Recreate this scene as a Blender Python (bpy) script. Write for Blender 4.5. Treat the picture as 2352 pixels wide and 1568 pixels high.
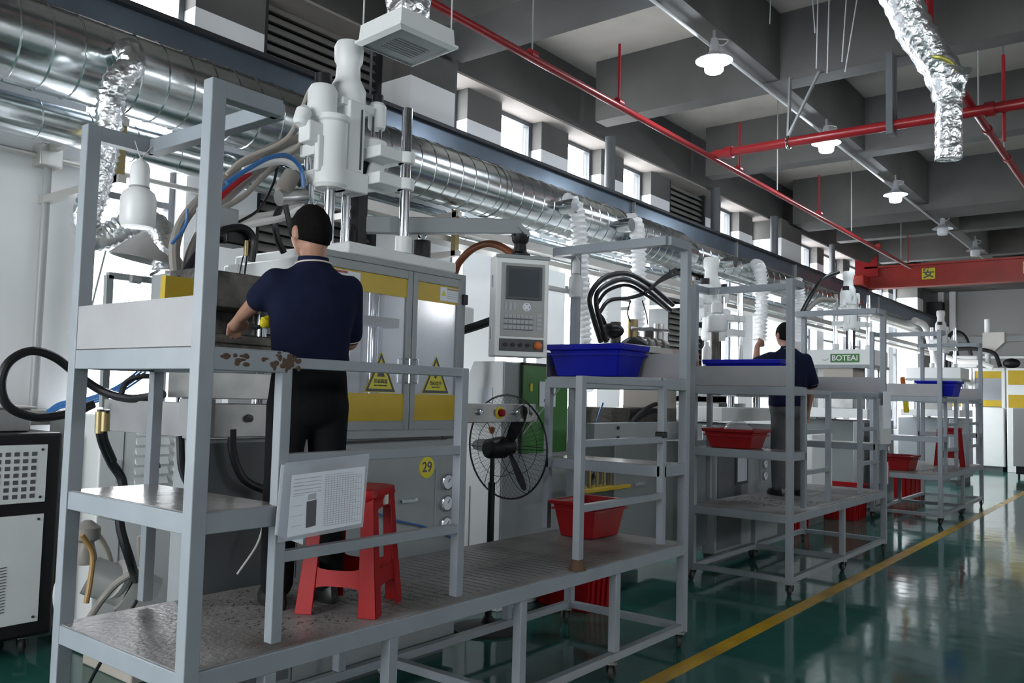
import bpy, math, random
from mathutils import Vector, Matrix
random.seed(7)
S = bpy.context.scene
for o in list(bpy.data.objects): bpy.data.objects.remove(o)
COL = S.collection
# ------------------------------------------------------------ camera
cam = bpy.data.cameras.new('camera'); co = bpy.data.objects.new('camera', cam); COL.objects.link(co)
yaw, pitch, roll = 0.6675428, 0.06402255, 0.02543938
f = Vector((-math.sin(yaw)*math.cos(pitch), math.cos(yaw)*math.cos(pitch), math.sin(pitch)))
r0 = Vector((math.cos(yaw), math.sin(yaw), 0)); u0 = r0.cross(f)
r = r0*math.cos(roll)+u0*math.sin(roll); u = -r0*math.sin(roll)+u0*math.cos(roll)
M = Matrix((r, u, -f)).transposed().to_4x4(); M.translation = Vector((0, 0, 1.6))
co.matrix_world = M
cam.sensor_width = 36; cam.lens = 29.8135; cam.clip_start = .05; cam.clip_end = 300
S.camera = co
# ------------------------------------------------------------ world, colour
W = bpy.data.worlds.new('overcast'); S.world = W; W.use_nodes = True
bg = W.node_tree.nodes['Background']; bg.inputs[0].default_value = (1, .985, .97, 1); bg.inputs[1].default_value = 15
S.view_settings.view_transform = 'Standard'; S.view_settings.look = 'None'
S.view_settings.gamma = 1; S.view_settings.use_curve_mapping = False
S.view_settings.exposure = 0.0
def portal(name, loc, rot, sx, sy):
    l = bpy.data.lights.new(name, 'AREA'); l.shape = 'RECTANGLE'; l.size = sx; l.size_y = sy
    l.cycles.is_portal = True
    o = bpy.data.objects.new(name, l); COL.objects.link(o); o.location = loc; o.rotation_euler = rot
H = math.pi/2
portal('daylight_portal_left', (-6.34, 10, 2.97), (0, -H, 0), 4.1, 34)
portal('daylight_portal_back', (-2.75, -7.24, 2.9), (H, 0, 0), 4.5, 3.8)

portal('daylight_portal_right', (6.98, 9.5, 4.0), (0, H, 0), 1.2, 28)
# ------------------------------------------------------------ materials
MATS = {}
def mat(name, col, rough=.5, metal=0, var=0, scale=8, bump=0, bscale=60, spec=.5, alpha=None, emit=None, dirt=None):
    m = bpy.data.materials.new(name); m.use_nodes = True; nt = m.node_tree; b = nt.nodes['Principled BSDF']
    b.inputs['Base Color'].default_value = (*col, 1); b.inputs['Roughness'].default_value = rough
    b.inputs['Metallic'].default_value = metal; b.inputs['Specular IOR Level'].default_value = spec
    tc = None
    if var or bump or dirt:
        tc = nt.nodes.new('ShaderNodeTexCoord')
    if var or dirt:
        n = nt.nodes.new('ShaderNodeTexNoise'); n.inputs['Scale'].default_value = scale; n.inputs['Detail'].default_value = 5
        nt.links.new(tc.outputs['Object'], n.inputs['Vector'])
        rp = nt.nodes.new('ShaderNodeValToRGB'); nt.links.new(n.outputs['Fac'], rp.inputs['Fac'])
        rp.color_ramp.elements[0].position = .3; rp.color_ramp.elements[1].position = .7
        lo = dirt if dirt else tuple(c*(1-var) for c in col); hi = col if dirt else tuple(min(1, c*(1+var)) for c in col)
        rp.color_ramp.elements[0].color = (*lo, 1); rp.color_ramp.elements[1].color = (*hi, 1)
        if dirt: rp.color_ramp.elements[0].position = .3; rp.color_ramp.elements[1].position = .3+var
        nt.links.new(rp.outputs['Color'], b.inputs['Base Color'])
    if bump:
        n2 = nt.nodes.new('ShaderNodeTexNoise'); n2.inputs['Scale'].default_value = bscale
        nt.links.new(tc.outputs['Object'], n2.inputs['Vector'])
        bp = nt.nodes.new('ShaderNodeBump'); bp.inputs['Strength'].default_value = bump; bp.inputs['Distance'].default_value = .02
        nt.links.new(n2.outputs['Fac'], bp.inputs['Height']); nt.links.new(bp.outputs['Normal'], b.inputs['Normal'])
    if emit:
        b.inputs['Emission Color'].default_value = (*emit[0], 1); b.inputs['Emission Strength'].default_value = emit[1]
    if alpha is not None: b.inputs['Alpha'].default_value = alpha
    MATS[name] = m; return m
mat('cart_paint', (.25, .28, .31), .38, 0, .07, 5)
mat('tray_steel', (.30, .30, .31), .5, .1, .08, 3)
mat('deck_steel', (.27, .26, .255), .42, .1, .28, 2.6, .25, 40, dirt=(.10, .09, .08))
mat('shelf_steel', (.42, .41, .40), .22, .5, .35, 3, .1, 20, dirt=(.2, .19, .18))
mat('rust', (.09, .05, .03), .8)
mat('black', (.008, .008, .009), .45, spec=.35)
mat('black_rubber', (.010, .010, .012), .4, spec=.35)
mat('caster_wheel', (.035, .035, .035), .55)
mat('caster_steel', (.28, .28, .28), .35, .8)
mat('wall_white', (.80, .81, .82), .6, 0, .02, 2)
mat('machine_white', (.76, .78, .775), .42, 0, .03, 3)
mat('machine_grey', (.27, .295, .305), .42, 0, .05, 3)
mat('machine_base', (.17, .185, .19), .45, 0, .08, 3)
mat('machine_dark', (.10, .11, .115), .5, 0, .15, 4)
mat('mold_steel', (.075, .07, .062), .42, .5, .5, 9, .3, 30)
mat('platen_steel', (.40, .40, .39), .3, .8, .2, 6)
mat('chrome', (.72, .74, .78), .12, 1)
mat('galvanised', (.60, .64, .65), .2, 1, .12, 6, .10, 7)
mat('foil', (.86, .88, .90), .32, 1, 0, 8, 1.0, 16)
mat('foil_white', (.86, .87, .88), .4, .25, 0, 8, .5, 30)
mat('foil_yellow', (.55, .52, .12), .35, .6)
mat('white_plastic', (.78, .79, .80), .35)
mat('yellow_band', (.50, .345, .01), .4, 0, .05, 6)
mat('yellow_sign', (.62, .56, .03), .4)
mat('yellow_plastic', (.72, .60, .02), .35)
mat('orange', (.62, .14, .02), .4)
mat('red_plastic', (.28, .002, .004), .45, spec=.25)
mat('red_dark', (.25, .004, .006), .35)
mat('blue_plastic', (.001, .006, .34), .4, spec=.3)
mat('red_pipe', (.28, .014, .018), .3)
mat('crane_red', (.33, .02, .010), .4, 0, .12, 3)
mat('rail_steel', (.16, .20, .25), .28, .7, .1, 2)
mat('rail_black', (.015, .016, .02), .5)
mat('duct_bracket', (.30, .31, .30), .5, .4)
mat('post_dark', (.10, .11, .12), .5)
mat('green_panel', (.035, .17, .025), .4, 0, .08, 3)
mat('paper', (.74, .78, .84), .7)
mat('ink', (.10, .10, .12), .8)
mat('ink_light', (.42, .44, .48), .8)
mat('screen', (.05, .06, .072), .45, spec=.2)
mat('panel_grey', (.33, .34, .34), .4)
mat('key_dark', (.05, .055, .06), .4)
mat('hose_grey', (.23, .21, .19), .5)
mat('hose_brown', (.20, .065, .028), .3)
mat('hose_tan', (.34, .20, .07), .4)
mat('hose_beige', (.44, .40, .35), .5)
mat('hose_blue', (.03, .13, .34), .35)
mat('hose_white', (.72, .71, .69), .4)
mat('cable_pale', (.55, .56, .56), .5)
mat('brass', (.30, .24, .12), .4, .7)
mat('skin', (.36, .19, .13), .5, 0, .08, 20)
mat('hair', (.006, .005, .005), .9, 0, .2, 90, .35, 260, spec=.1)
mat('shirt', (.008, .011, .032), .9, 0, .12, 12, .5, 9, spec=.12)
mat('shirt_trim', (.62, .52, .50), .8)
mat('trousers_black', (.007, .008, .009), .9, 0, .1, 9, .4, 10, spec=.1)
mat('trousers_grey', (.085, .085, .085), .9, 0, .1, 9, .4, 10, spec=.15)
mat('leather', (.012, .012, .012), .35)
mat('cable_tray', (.50, .49, .46), .4, .5, .08, 3)
mat('clear_plastic', (.8, .83, .86), .2)
mat('vacuum_grey', (.36, .36, .35), .45, .3, .1, 5)
mat('lamp_shade', (.55, .57, .60), .35, .3)
mat('lamp_on', (.9, .95, 1), .4, emit=((.80, .90, 1), 22))
mat('lamp_off', (.62, .64, .66), .3)
mat('screw', (.06, .06, .06), .4, .5)
def glassy(name, tint, rough, gl, alpha_bsdf=None):
    m = bpy.data.materials.new(name); m.use_nodes = True; nt = m.node_tree; nt.nodes.clear()
    out = nt.nodes.new('ShaderNodeOutputMaterial'); mx = nt.nodes.new('ShaderNodeMixShader'); tr = nt.nodes.new('ShaderNodeBsdfTransparent')
    tr.inputs[0].default_value = (*tint, 1)
    g = nt.nodes.new('ShaderNodeBsdfGlossy'); g.inputs['Roughness'].default_value = rough
    if alpha_bsdf:
        d = nt.nodes.new('ShaderNodeBsdfDiffuse'); d.inputs[0].default_value = (*alpha_bsdf[0], 1)
        m2 = nt.nodes.new('ShaderNodeMixShader'); m2.inputs[0].default_value = alpha_bsdf[1]
        nt.links.new(tr.outputs[0], m2.inputs[1]); nt.links.new(d.outputs[0], m2.inputs[2]); first = m2.outputs[0]
    else: first = tr.outputs[0]
    mx.inputs[0].default_value = gl
    nt.links.new(first, mx.inputs[1]); nt.links.new(g.outputs[0], mx.inputs[2]); nt.links.new(mx.outputs[0], out.inputs[0])
    MATS[name] = m
glassy('glass', (.96, .98, 1), .02, .05)
glassy('frosted', (.72, .74, .80), .1, .03, ((.8, .82, .9), .25))
glassy('acrylic', (.86, .88, .92), .12, .14, ((.55, .57, .62), .22))
glassy('sleeve', (.9, .92, .95), .15, .08, ((.7, .72, .78), .35))
def paint_mat():
    m = bpy.data.materials.new('wall_two_tone'); m.use_nodes = True; nt = m.node_tree; b = nt.nodes['Principled BSDF']
    g = nt.nodes.new('ShaderNodeNewGeometry'); sp = nt.nodes.new('ShaderNodeSeparateXYZ'); nt.links.new(g.outputs['Position'], sp.inputs[0])
    gt = nt.nodes.new('ShaderNodeMath'); gt.operation = 'GREATER_THAN'; gt.inputs[1].default_value = 4.63; nt.links.new(sp.outputs['Z'], gt.inputs[0])
    n = nt.nodes.new('ShaderNodeTexNoise'); n.inputs['Scale'].default_value = 1.2; n.inputs['Detail'].default_value = 6; nt.links.new(g.outputs['Position'], n.inputs['Vector'])
    rp = nt.nodes.new('ShaderNodeValToRGB'); rp.color_ramp.elements[0].color = (.085, .083, .08, 1); rp.color_ramp.elements[1].color = (.125, .12, .115, 1)
    rp.color_ramp.elements[0].position = .35; rp.color_ramp.elements[1].position = .7
    nt.links.new(n.outputs['Fac'], rp.inputs['Fac'])
    mx = nt.nodes.new('ShaderNodeMix'); mx.data_type = 'RGBA'; nt.links.new(gt.outputs[0], mx.inputs['Factor'])
    mx.inputs['A'].default_value = (.80, .81, .82, 1); nt.links.new(rp.outputs['Color'], mx.inputs['B'])
    nt.links.new(mx.outputs['Result'], b.inputs['Base Color']); b.inputs['Roughness'].default_value = .75; MATS['wall_two_tone'] = m
paint_mat()
mat('soffit_paint', (.30, .27, .25), .75, 0, .1, 1.3)
mat('concrete_dark', (.105, .102, .098), .8, 0, .2, 1.1)
mat('slab', (.40, .37, .335), .8, 0, .22, .8)
mat('far_wall', (.26, .26, .26), .7, 0, .06, .4)
mat('lintel', (.085, .083, .08), .75, 0, .15, 1.2)
def floor_mat():
    m = bpy.data.materials.new('epoxy_floor'); m.use_nodes = True; nt = m.node_tree; b = nt.nodes['Principled BSDF']
    tc = nt.nodes.new('ShaderNodeTexCoord'); n = nt.nodes.new('ShaderNodeTexNoise'); n.inputs['Scale'].default_value = .9; n.inputs['Detail'].default_value = 6
    nt.links.new(tc.outputs['Object'], n.inputs['Vector'])
    rp = nt.nodes.new('ShaderNodeValToRGB'); rp.color_ramp.elements[0].color = (.016, .085, .072, 1); rp.color_ramp.elements[1].color = (.027, .125, .105, 1)
    nt.links.new(n.outputs['Fac'], rp.inputs['Fac']); nt.links.new(rp.outputs['Color'], b.inputs['Base Color'])
    b.inputs['Roughness'].default_value = .09; b.inputs['Specular IOR Level'].default_value = .55
    n2 = nt.nodes.new('ShaderNodeTexNoise'); n2.inputs['Scale'].default_value = 2.2; nt.links.new(tc.outputs['Object'], n2.inputs['Vector'])
    bp = nt.nodes.new('ShaderNodeBump'); bp.inputs['Strength'].default_value = .12; bp.inputs['Distance'].default_value = .03
    nt.links.new(n2.outputs['Fac'], bp.inputs['Height']); nt.links.new(bp.outputs['Normal'], b.inputs['Normal']); MATS['epoxy_floor'] = m
floor_mat()
mat('line_yellow', (.46, .27, .008), .25, 0, .2, 3)

# ------------------------------------------------------------ mesh builder
def V(p): return Vector(p)
def frame(d, up=(0, 0, 1)):
    d = V(d).normalized(); up = V(up)
    if abs(d.dot(up)) > .98: up = Vector((1, 0, 0)) if abs(d.x) < .9 else Vector((0, 1, 0))
    s = d.cross(up).normalized(); return d, s, s.cross(d).normalized()
def catmull(P, n=6):
    P = [V(p) for p in P]
    if len(P) < 3: return P
    Q = [2*P[0]-P[1]]+P+[2*P[-1]-P[-2]]; out = []
    for i in range(1, len(Q)-2):
        a, b, c, d = Q[i-1:i+3]
        for k in range(n):
            t = k/n
            out.append(.5*((2*b)+(c-a)*t+(2*a-5*b+4*c-d)*t*t+(3*b-a-3*c+d)*t**3))
    return out+[P[-1]]
class MB:
    def __init__(s, T=None): s.v = []; s.f = []; s.T = T
    def add(s, vs, fs):
        k = len(s.v)
        s.v += [(s.T @ V(v)) if s.T else V(v) for v in vs]; s.f += [tuple(i+k for i in q) for q in fs]; return s
    def box(s, x0, x1, y0, y1, z0, z1):
        vs = [(x, y, z) for z in (z0, z1) for y in (y0, y1) for x in (x0, x1)]
        return s.add(vs, [(0, 2, 3, 1), (4, 5, 7, 6), (0, 1, 5, 4), (2, 6, 7, 3), (0, 4, 6, 2), (1, 3, 7, 5)])
    def bar(s, p, q, w, h=None, up=(0, 0, 1)):
        h = h or w; p, q = V(p), V(q); d, a, b = frame(q-p, up); a = a*w/2; b = b*h/2
        vs = [e+i*a+j*b for e in (p, q) for i, j in ((-1, -1), (1, -1), (1, 1), (-1, 1))]
        return s.add(vs, [(3, 2, 1, 0), (4, 5, 6, 7)]+[(i, (i+1) % 4, 4+(i+1) % 4, 4+i) for i in range(4)])
    def loft(s, rings, cap=True):
        n = len(rings[0]); vs = [p for r_ in rings for p in r_]
        fs = [(j*n+i, j*n+(i+1) % n, (j+1)*n+(i+1) % n, (j+1)*n+i) for j in range(len(rings)-1) for i in range(n)]
        if cap: fs += [tuple(range(n-1, -1, -1)), tuple((len(rings)-1)*n+i for i in range(n))]
        return s.add(vs, fs)
    def ringpts(s, c, a, b, n): return [c+a*math.cos(2*math.pi*i/n)+b*math.sin(2*math.pi*i/n) for i in range(n)]
    def cyl(s, p, q, r1, r2=None, n=16):
        r2 = r1 if r2 is None else r2; p, q = V(p), V(q); d, a, b = frame(q-p)
        return s.loft([s.ringpts(p, b*r1, a*r1, n), s.ringpts(q, b*r2, a*r2, n)])
    def lathe(s, prof, base=(0, 0, 0), axis=(0, 0, 1), n=20):
        base = V(base); d, a, b = frame(axis)
        return s.loft([s.ringpts(base+d*z, b*max(r_, .0005), a*max(r_, .0005), n) for r_, z in prof])
    def tube(s, P, rad, n=8, smooth=6, ripple=None, closed=False):
        C = catmull(P, smooth) if smooth else [V(p) for p in P]
        if ripple:
            L = [0]
            for i in range(1, len(C)): L.append(L[-1]+(C[i]-C[i-1]).length)
            N = max(8, int(L[-1]/ripple[0]*2)); D = []; j = 0
            for k in range(N+1):
                t = L[-1]*k/N
                while j < len(C)-2 and L[j+1] < t: j += 1
                D.append(C[j].lerp(C[j+1], (t-L[j])/max(1e-6, L[j+1]-L[j])))
            C = D
        rings = []; pa = None
        for i, c in enumerate(C):
            d = (C[min(i+1, len(C)-1)]-C[max(i-1, 0)])
            if d.length < 1e-9: d = Vector((0, 0, 1))
            d.normalize()
            if pa is None: _, pa, _b = frame(d)
            a = (pa-d*pa.dot(d)).normalized(); pa = a; b = d.cross(a)
            rr = rad if not callable(rad) else rad(i/(len(C)-1))
            if ripple: rr = rr*(1 + (ripple[1] if i % 2 else -ripple[1]))
            pts = s.ringpts(c, a*rr, b*rr, n)
            if ripple and len(ripple) > 2: pts = [c+(p-c)*(1+random.uniform(-ripple[2], ripple[2])) for p in pts]
            rings.append(pts)
        return s.loft(rings)
    def torus(s, c, axis, R, r_, n=32, m=8):
        c = V(c); d, a, b = frame(axis); P = [c+a*R*math.cos(2*math.pi*i/n)+b*R*math.sin(2*math.pi*i/n) for i in range(n)]
        vs = []
        for i, p in enumerate(P):
            o = (p-c).normalized()
            vs += [p+o*r_*math.cos(2*math.pi*j/m)+d*r_*math.sin(2*math.pi*j/m) for j in range(m)]
        return s.add(vs, [(i*m+j, ((i+1) % n)*m+j, ((i+1) % n)*m+(j+1) % m, i*m+(j+1) % m) for i in range(n) for j in range(m)])
    def prism(s, poly, ext):
        n = len(poly); e = V(ext); P = [V(p) for p in poly]
        return s.add(P+[p+e for p in P], [tuple(range(n-1, -1, -1)), tuple(range(n, 2*n))]+[(i, (i+1) % n, n+(i+1) % n, n+i) for i in range(n)])
    def ell(s, c, rad, R=None, n=14, m=9):
        c = V(c); rings = []
        for j in range(m+1):
            t = math.pi*(j+.02 if j == 0 else (j-.02 if j == m else j))/m; z = -math.cos(t); k = math.sin(t); ring = []
            for i in range(n):
                p = Vector((rad[0]*k*math.cos(2*math.pi*i/n), rad[1]*k*math.sin(2*math.pi*i/n), rad[2]*z))
                ring.append(c+((R @ p) if R else p))
            rings.append(ring)
        return s.loft(rings)
    def cap(s, p, q, r1, r2, n=12):
        p, q = V(p), V(q); d, a, b = frame(q-p); rings = []
        for k in range(4): t = -math.pi/2+math.pi/2*(k+.15)/4; rings.append(s.ringpts(p+d*r1*math.sin(t), b*r1*math.cos(t), a*r1*math.cos(t), n))
        rings.append(s.ringpts(p, b*r1, a*r1, n)); rings.append(s.ringpts(q, b*r2, a*r2, n))
        for k in range(1, 5): t = math.pi/2*(k-.15)/4; rings.append(s.ringpts(q+d*r2*math.sin(t), b*r2*math.cos(t), a*r2*math.cos(t), n))
        return s.loft(rings)
    def build(s, name, m, parent=None, world=True, smooth=True, bevel=0, label=None, ang=35):
        me = bpy.data.meshes.new(name); off = Vector((0, 0, 0))
        if parent is not None and world:
            p = parent
            while p: off += p.location; p = p.parent
        me.from_pydata([tuple(v-off) for v in s.v], [], s.f); me.update()
        import bmesh
        b = bmesh.new(); b.from_mesh(me); bmesh.ops.recalc_face_normals(b, faces=b.faces); b.to_mesh(me); b.free()
        if smooth:
            for p in me.polygons: p.use_smooth = True
            me.set_sharp_from_angle(angle=math.radians(ang))
        me.materials.append(MATS[m] if isinstance(m, str) else m)
        o = bpy.data.objects.new(name, me); COL.objects.link(o)
        if parent is not None: o.parent = parent
        if bevel:
            bv = o.modifiers.new('bevel', 'BEVEL'); bv.width = bevel; bv.segments = 2; bv.limit_method = 'ANGLE'
            bv.harden_normals = False
        if label: o['label'] = label
        return o
def tag(o, label=None, cat=None, group=None, kind=None):
    if label: o['label'] = label
    if cat: o['category'] = cat
    if group: o['group'] = group
    if kind: o['kind'] = kind
    return o
def thing(name, loc, label, cat, group=None, rz=0):
    o = bpy.data.objects.new(name, None); COL.objects.link(o); o.location = loc; o.rotation_euler = (0, 0, rz); o.empty_display_size = .1
    return tag(o, label, cat, group)
def kids(o): return [c for c in COL.objects if c.parent == o]
def copy_tree(o, parent=None):
    c = o.copy(); COL.objects.link(c); c.parent = parent
    for ch in [x for x in list(COL.objects) if x.parent == o]: copy_tree(ch, c)
    return c
def text(name, s_, size, T, m, parent, thick=.0008):
    cu = bpy.data.curves.new(name, 'FONT'); cu.body = s_; cu.size = size; cu.align_x = 'CENTER'; cu.align_y = 'CENTER'; cu.extrude = thick; cu.offset = size*.018
    t = bpy.data.objects.new(name, cu); COL.objects.link(t); bpy.context.view_layer.update()
    me = bpy.data.meshes.new_from_object(t.evaluated_get(bpy.context.evaluated_depsgraph_get())); COL.objects.unlink(t); bpy.data.objects.remove(t)
    off = Vector((0, 0, 0)); p = parent
    while p: off += p.location; p = p.parent
    for v in me.vertices: v.co = T @ v.co - off
    me.materials.clear(); me.materials.append(MATS[m]); o = bpy.data.objects.new(name, me); COL.objects.link(o); o.parent = parent; return o
def TX(x, y, z):   # text on a +X facing plane, reading along +Y
    return Matrix(((0, 0, 1, x), (1, 0, 0, y), (0, 1, 0, z), (0, 0, 0, 1)))
def TYn(x, y, z):  # text on a -Y facing plane, reading along +X
    return Matrix(((1, 0, 0, x), (0, 0, -1, y), (0, 1, 0, z), (0, 0, 0, 1)))
def struct(name, mb, m, parent=None, **k):
    o = mb.build(name, m, parent, **k)
    if parent is None: o['kind'] = 'structure'
    return o

# ============================================================ THE SETTING
XW = -6.1
struct('floor', MB().box(-6.4, 7, -7.2, 26.9, -.12, 0), 'epoxy_floor', smooth=False)
struct('trim_1', MB().box(-2.435, -2.325, -7.1, 26.7, 0, .0015), 'line_yellow', smooth=False, label='yellow painted aisle line on the green floor')
ce = struct('ceiling', MB().box(-6.4, 7, -7.2, 26.9, 5.75, 5.95), 'slab', smooth=False)
for y0, y1, z in ((5.45, 6.18, 4.92), (15.45, 16.3, 4.92), (25.4, 26.1, 4.92), (-4.5, -3.8, 4.92)):
    MB().box(-5.6, 7, y0, y1, z, 5.75).build('main_beam', 'concrete_dark', ce)
for y0 in (2.0, 8.65, 11.75, 18.0, 21.2, -1.0):
    MB().box(-5.6, 7, y0, y0+.27, 5.0, 5.75).build('cross_beam', 'concrete_dark', ce)
for x0, x1 in ((-3.50, -3.28), (.2, .5), (3.6, 3.9)):
    MB().box(x0, x1, -7, 26.6, 5.02, 5.74).build('long_beam', 'concrete_dark', ce)
# left wall: lintel beam, sill wall, pilasters, openings
wl = struct('wall_left', MB().box(-6.4, -5.9, -7.2, 26.9, 5.0, 5.75), 'lintel', smooth=False, )
MB().box(-6.39, -5.905, -7.1, 26.8, 4.975, 5.0).build('lintel_soffit', 'soffit_paint', wl)
MB().box(-6.4, XW, -7.2, 26.9, 0, .95).build('sill_wall', 'wall_white', wl)
MB().box(-6.4, XW, 1.0, 2.76, .95, 4.975).build('solid_wall', 'wall_two_tone', wl)
pil = [(-7.2, -6.6), (-5.2, -4.6), (-3.2, -2.6), (-1.2, 1.0), (3.56, 4.21), (6.84, 7.44), (8.22, 8.80), (9.59, 10.18), (10.97, 11.56), (12.81, 13.40), (14.18, 14.77), (16.3, 17.2), (18.3, 18.75), (20.1, 20.6), (22.0, 22.5), (24, 24.5), (26.0, 26.85)]
for a, b in pil: MB().box(-6.4, XW, a, b, .95, 4.975).build('pilaster', 'wall_two_tone', wl)
for a, b in ((5.57, 6.2), (15.15, 16.2), (25.45, 26.1)):
    MB().box(-6.4, -5.7, a, b, 0, 4.99).build('column', 'wall_two_tone', wl)
def window(n, a, b, frosted=False, z0=.95, z1=4.975, split=.36):
    fr = MB()
    for y in (a, b-.05): fr.box(-6.34, -6.26, y, y+.05, z0, z1)
    for z in (z0, z1-.05, 3.0): fr.box(-6.34, -6.26, a+.05, b-.05, z, z+.05)
    w = struct('window_%d' % n, fr, 'post_dark')
    ym = a+.05+(b-a-.1)*split
    for z0_, z1_ in ((z0+.05, 3.0), (3.05, z1-.05)):
        MB().box(-6.305, -6.298, a+.05, ym, z0_, z1_).build('pane', 'frosted' if frosted else 'glass', w, smooth=False)
        MB().box(-6.305, -6.298, ym, b-.05, z0_, z1_).build('pane', 'glass', w, smooth=False)
    return w
for i, (a, b, fz) in enumerate(((2.76, 3.56, True), (6.2, 6.84, 0), (7.44, 8.22, 0), (8.8, 9.59, 0), (10.18, 10.97, 0), (13.4, 14.18, 0), (14.77, 15.15, 0), (17.2, 18.3, 1), (18.75, 20.1, 1), (20.6, 22, 1), (22.5, 24, 0), (24.5, 25.45, 0), (-6.6, -5.2, 0), (-4.6, -3.2, 0), (-2.6, -1.2, 0))):  # last three are unseen windows behind the camera, added for daylight
    window(i+1, a, b, fz)
for a, b in ((4.21, 5.57), (11.56, 12.81)):
    fr = MB().box(-6.36, -6.1, b-.06, b, .95, 4.975).box(-6.36, -6.1, a, a+.03, .95, 4.975).box(-6.38, -6.355, a, b, .95, 4.975).build('louvre_frame', 'rail_black', wl)
    z = 1.02
    while z < 4.94:
        MB().prism([(-6.16, a+.03, z+.0), (-6.12, a+.03, z+.0), (-6.21, a+.03, z+.08), (-6.22, a+.03, z+.08)], (0, b-a-.09, 0)).build('slat', 'cable_tray', fr)
        z += .088
wf = struct('wall_far', MB().box(-6.4, 7, 26.9, 27.2, -.1, 5.9), 'far_wall', smooth=False)
MB().box(-5.6, 7, 26.4, 26.9, 4.9, 5.75).build('ring_beam', 'concrete_dark', wf)
for a, b in ((-5.45, -5.3), (-5.15, -5.0)): MB().box(a, b, 26.75, 26.9, 0, 4.9).build('pipe_casing', 'wall_white', wf)
MB().box(-5.0, 7, 26.82, 26.9, 3.45, 3.6).build('conduit_run', 'machine_grey', wf)
MB().box(-5.0, 7, 26.84, 26.9, 2.98, 3.04).build('conduit_run', 'machine_white', wf)
wr = struct('wall_right', MB().box(7, 7.2, -7.2, 27.2, -.1, 3.4).box(7, 7.2, -7.2, 27.2, 4.6, 5.9), 'wall_white', smooth=False)
yy = -7.2
for k in range(5):
    a = -4.0+k*6.2; b = a+2.2
    MB().box(7, 7.2, yy, a, 3.4, 4.6).build('pier', 'wall_white', wr); yy = b
    w = struct('window_%d' % (30+k), MB().box(7.05, 7.12, a, a+.06, 3.4, 4.6).box(7.05, 7.12, b-.06, b, 3.4, 4.6).box(7.05, 7.12, a+.06, b-.06, 3.4, 3.46).box(7.05, 7.12, a+.06, b-.06, 4.54, 4.6), 'post_dark')  # unseen high window, added to bring fill light from the right
    MB().box(7.08, 7.087, a+.06, b-.06, 3.46, 4.54).build('pane', 'glass', w, smooth=False)
MB().box(7, 7.2, yy, 27.2, 3.4, 4.6).build('pier', 'wall_white', wr)
# unseen back wall; its glazed opening is added to let daylight in
wb = struct('wall_back', MB().box(-6.4, -5.0, -7.4, -7.2, -.1, 5.9).box(-.5, 7.2, -7.4, -7.2, -.1, 5.9).box(-5, -.5, -7.4, -7.2, 4.8, 5.9).box(-5, -.5, -7.4, -7.2, -.1, 1.0), 'wall_white', smooth=False)
wd = struct('window_20', MB().box(-5, -.5, -7.33, -7.27, 1, 1.05).box(-5, -.5, -7.33, -7.27, 4.75, 4.8).box(-2.8, -2.74, -7.33, -7.27, 1.05, 4.75), 'post_dark', smooth=False)
for a, b in ((-5, -2.8), (-2.74, -.5)): MB().box(a, b, -7.305, -7.298, 1.05, 4.75).build('pane', 'glass', wd, smooth=False)
# outside: pale neighbouring building and ground
struct('ground', MB().box(-60, -6.45, -40, 60, -.4, -.2), 'wall_white', smooth=False)
# hanging crane-runway posts in front of the lintel
for i, (y, z0, rr, dsc) in enumerate(((5.14, 4.3, .012, 'thin'), (6.26, 3.9, .035, 'grey'), (9.3, 4.12, .07, 'dark'), (12.5, 4.12, .075, 'dark'), (15.0, 4.12, .07, 'grey'), (18.3, 4.12, .06, 'grey'))):
    o = MB().cyl((-5.78, y, z0), (-5.78, y, 5.0), rr).build('hanger_post', 'post_dark')
    tag(o, ['thin dark rod in front of the white column side', 'dark rainwater pipe beside the first white column', 'dark round post in front of the windows, nearest of the stout ones', 'dark round post right of the small louvre', 'grey post beside the second column', 'grey post behind the end of the red crane beam'][i], 'post')

# ---- crane runway rail
rl = thing('crane_rail', (-5.5, 1, 3.7), 'long dark steel crane runway rail along the window wall', 'rail')
Yr0, Yr1 = -6.5, 26.6
MB().box(-5.62, -5.38, Yr0, Yr1, 4.10, 4.135).build('top_flange', 'rail_black', rl)  # flange lies in shadow; that shade is put into its black colour
MB().box(-5.62, -5.38, Yr0, Yr1, 3.70, 3.73).build('bottom_flange', 'rail_steel', rl)
MB().box(-5.51, -5.44, Yr0, Yr1, 3.73, 4.10).build('web', 'rail_steel', rl)
MB().box(-5.53, -5.47, Yr0, Yr1, 4.135, 4.165).build('rail_head', 'rail_black', rl)
for y in (4.85, 9.3, 12.5, 15.1, 20.5): MB().box(-5.44, -5.40, y, y+.02, 3.73, 4.10).build('stiffener', 'duct_bracket', rl)
for y in (5.7, 15.6, 25.8): MB().box(-5.72, -5.5, y, y+.3, 3.5, 3.70).build('corbel', 'machine_grey', rl)
MB().box(-5.7, -5.3, 26.5, 26.9, 3.4, 4.6).build('end_plate', 'rail_black', rl)

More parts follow.
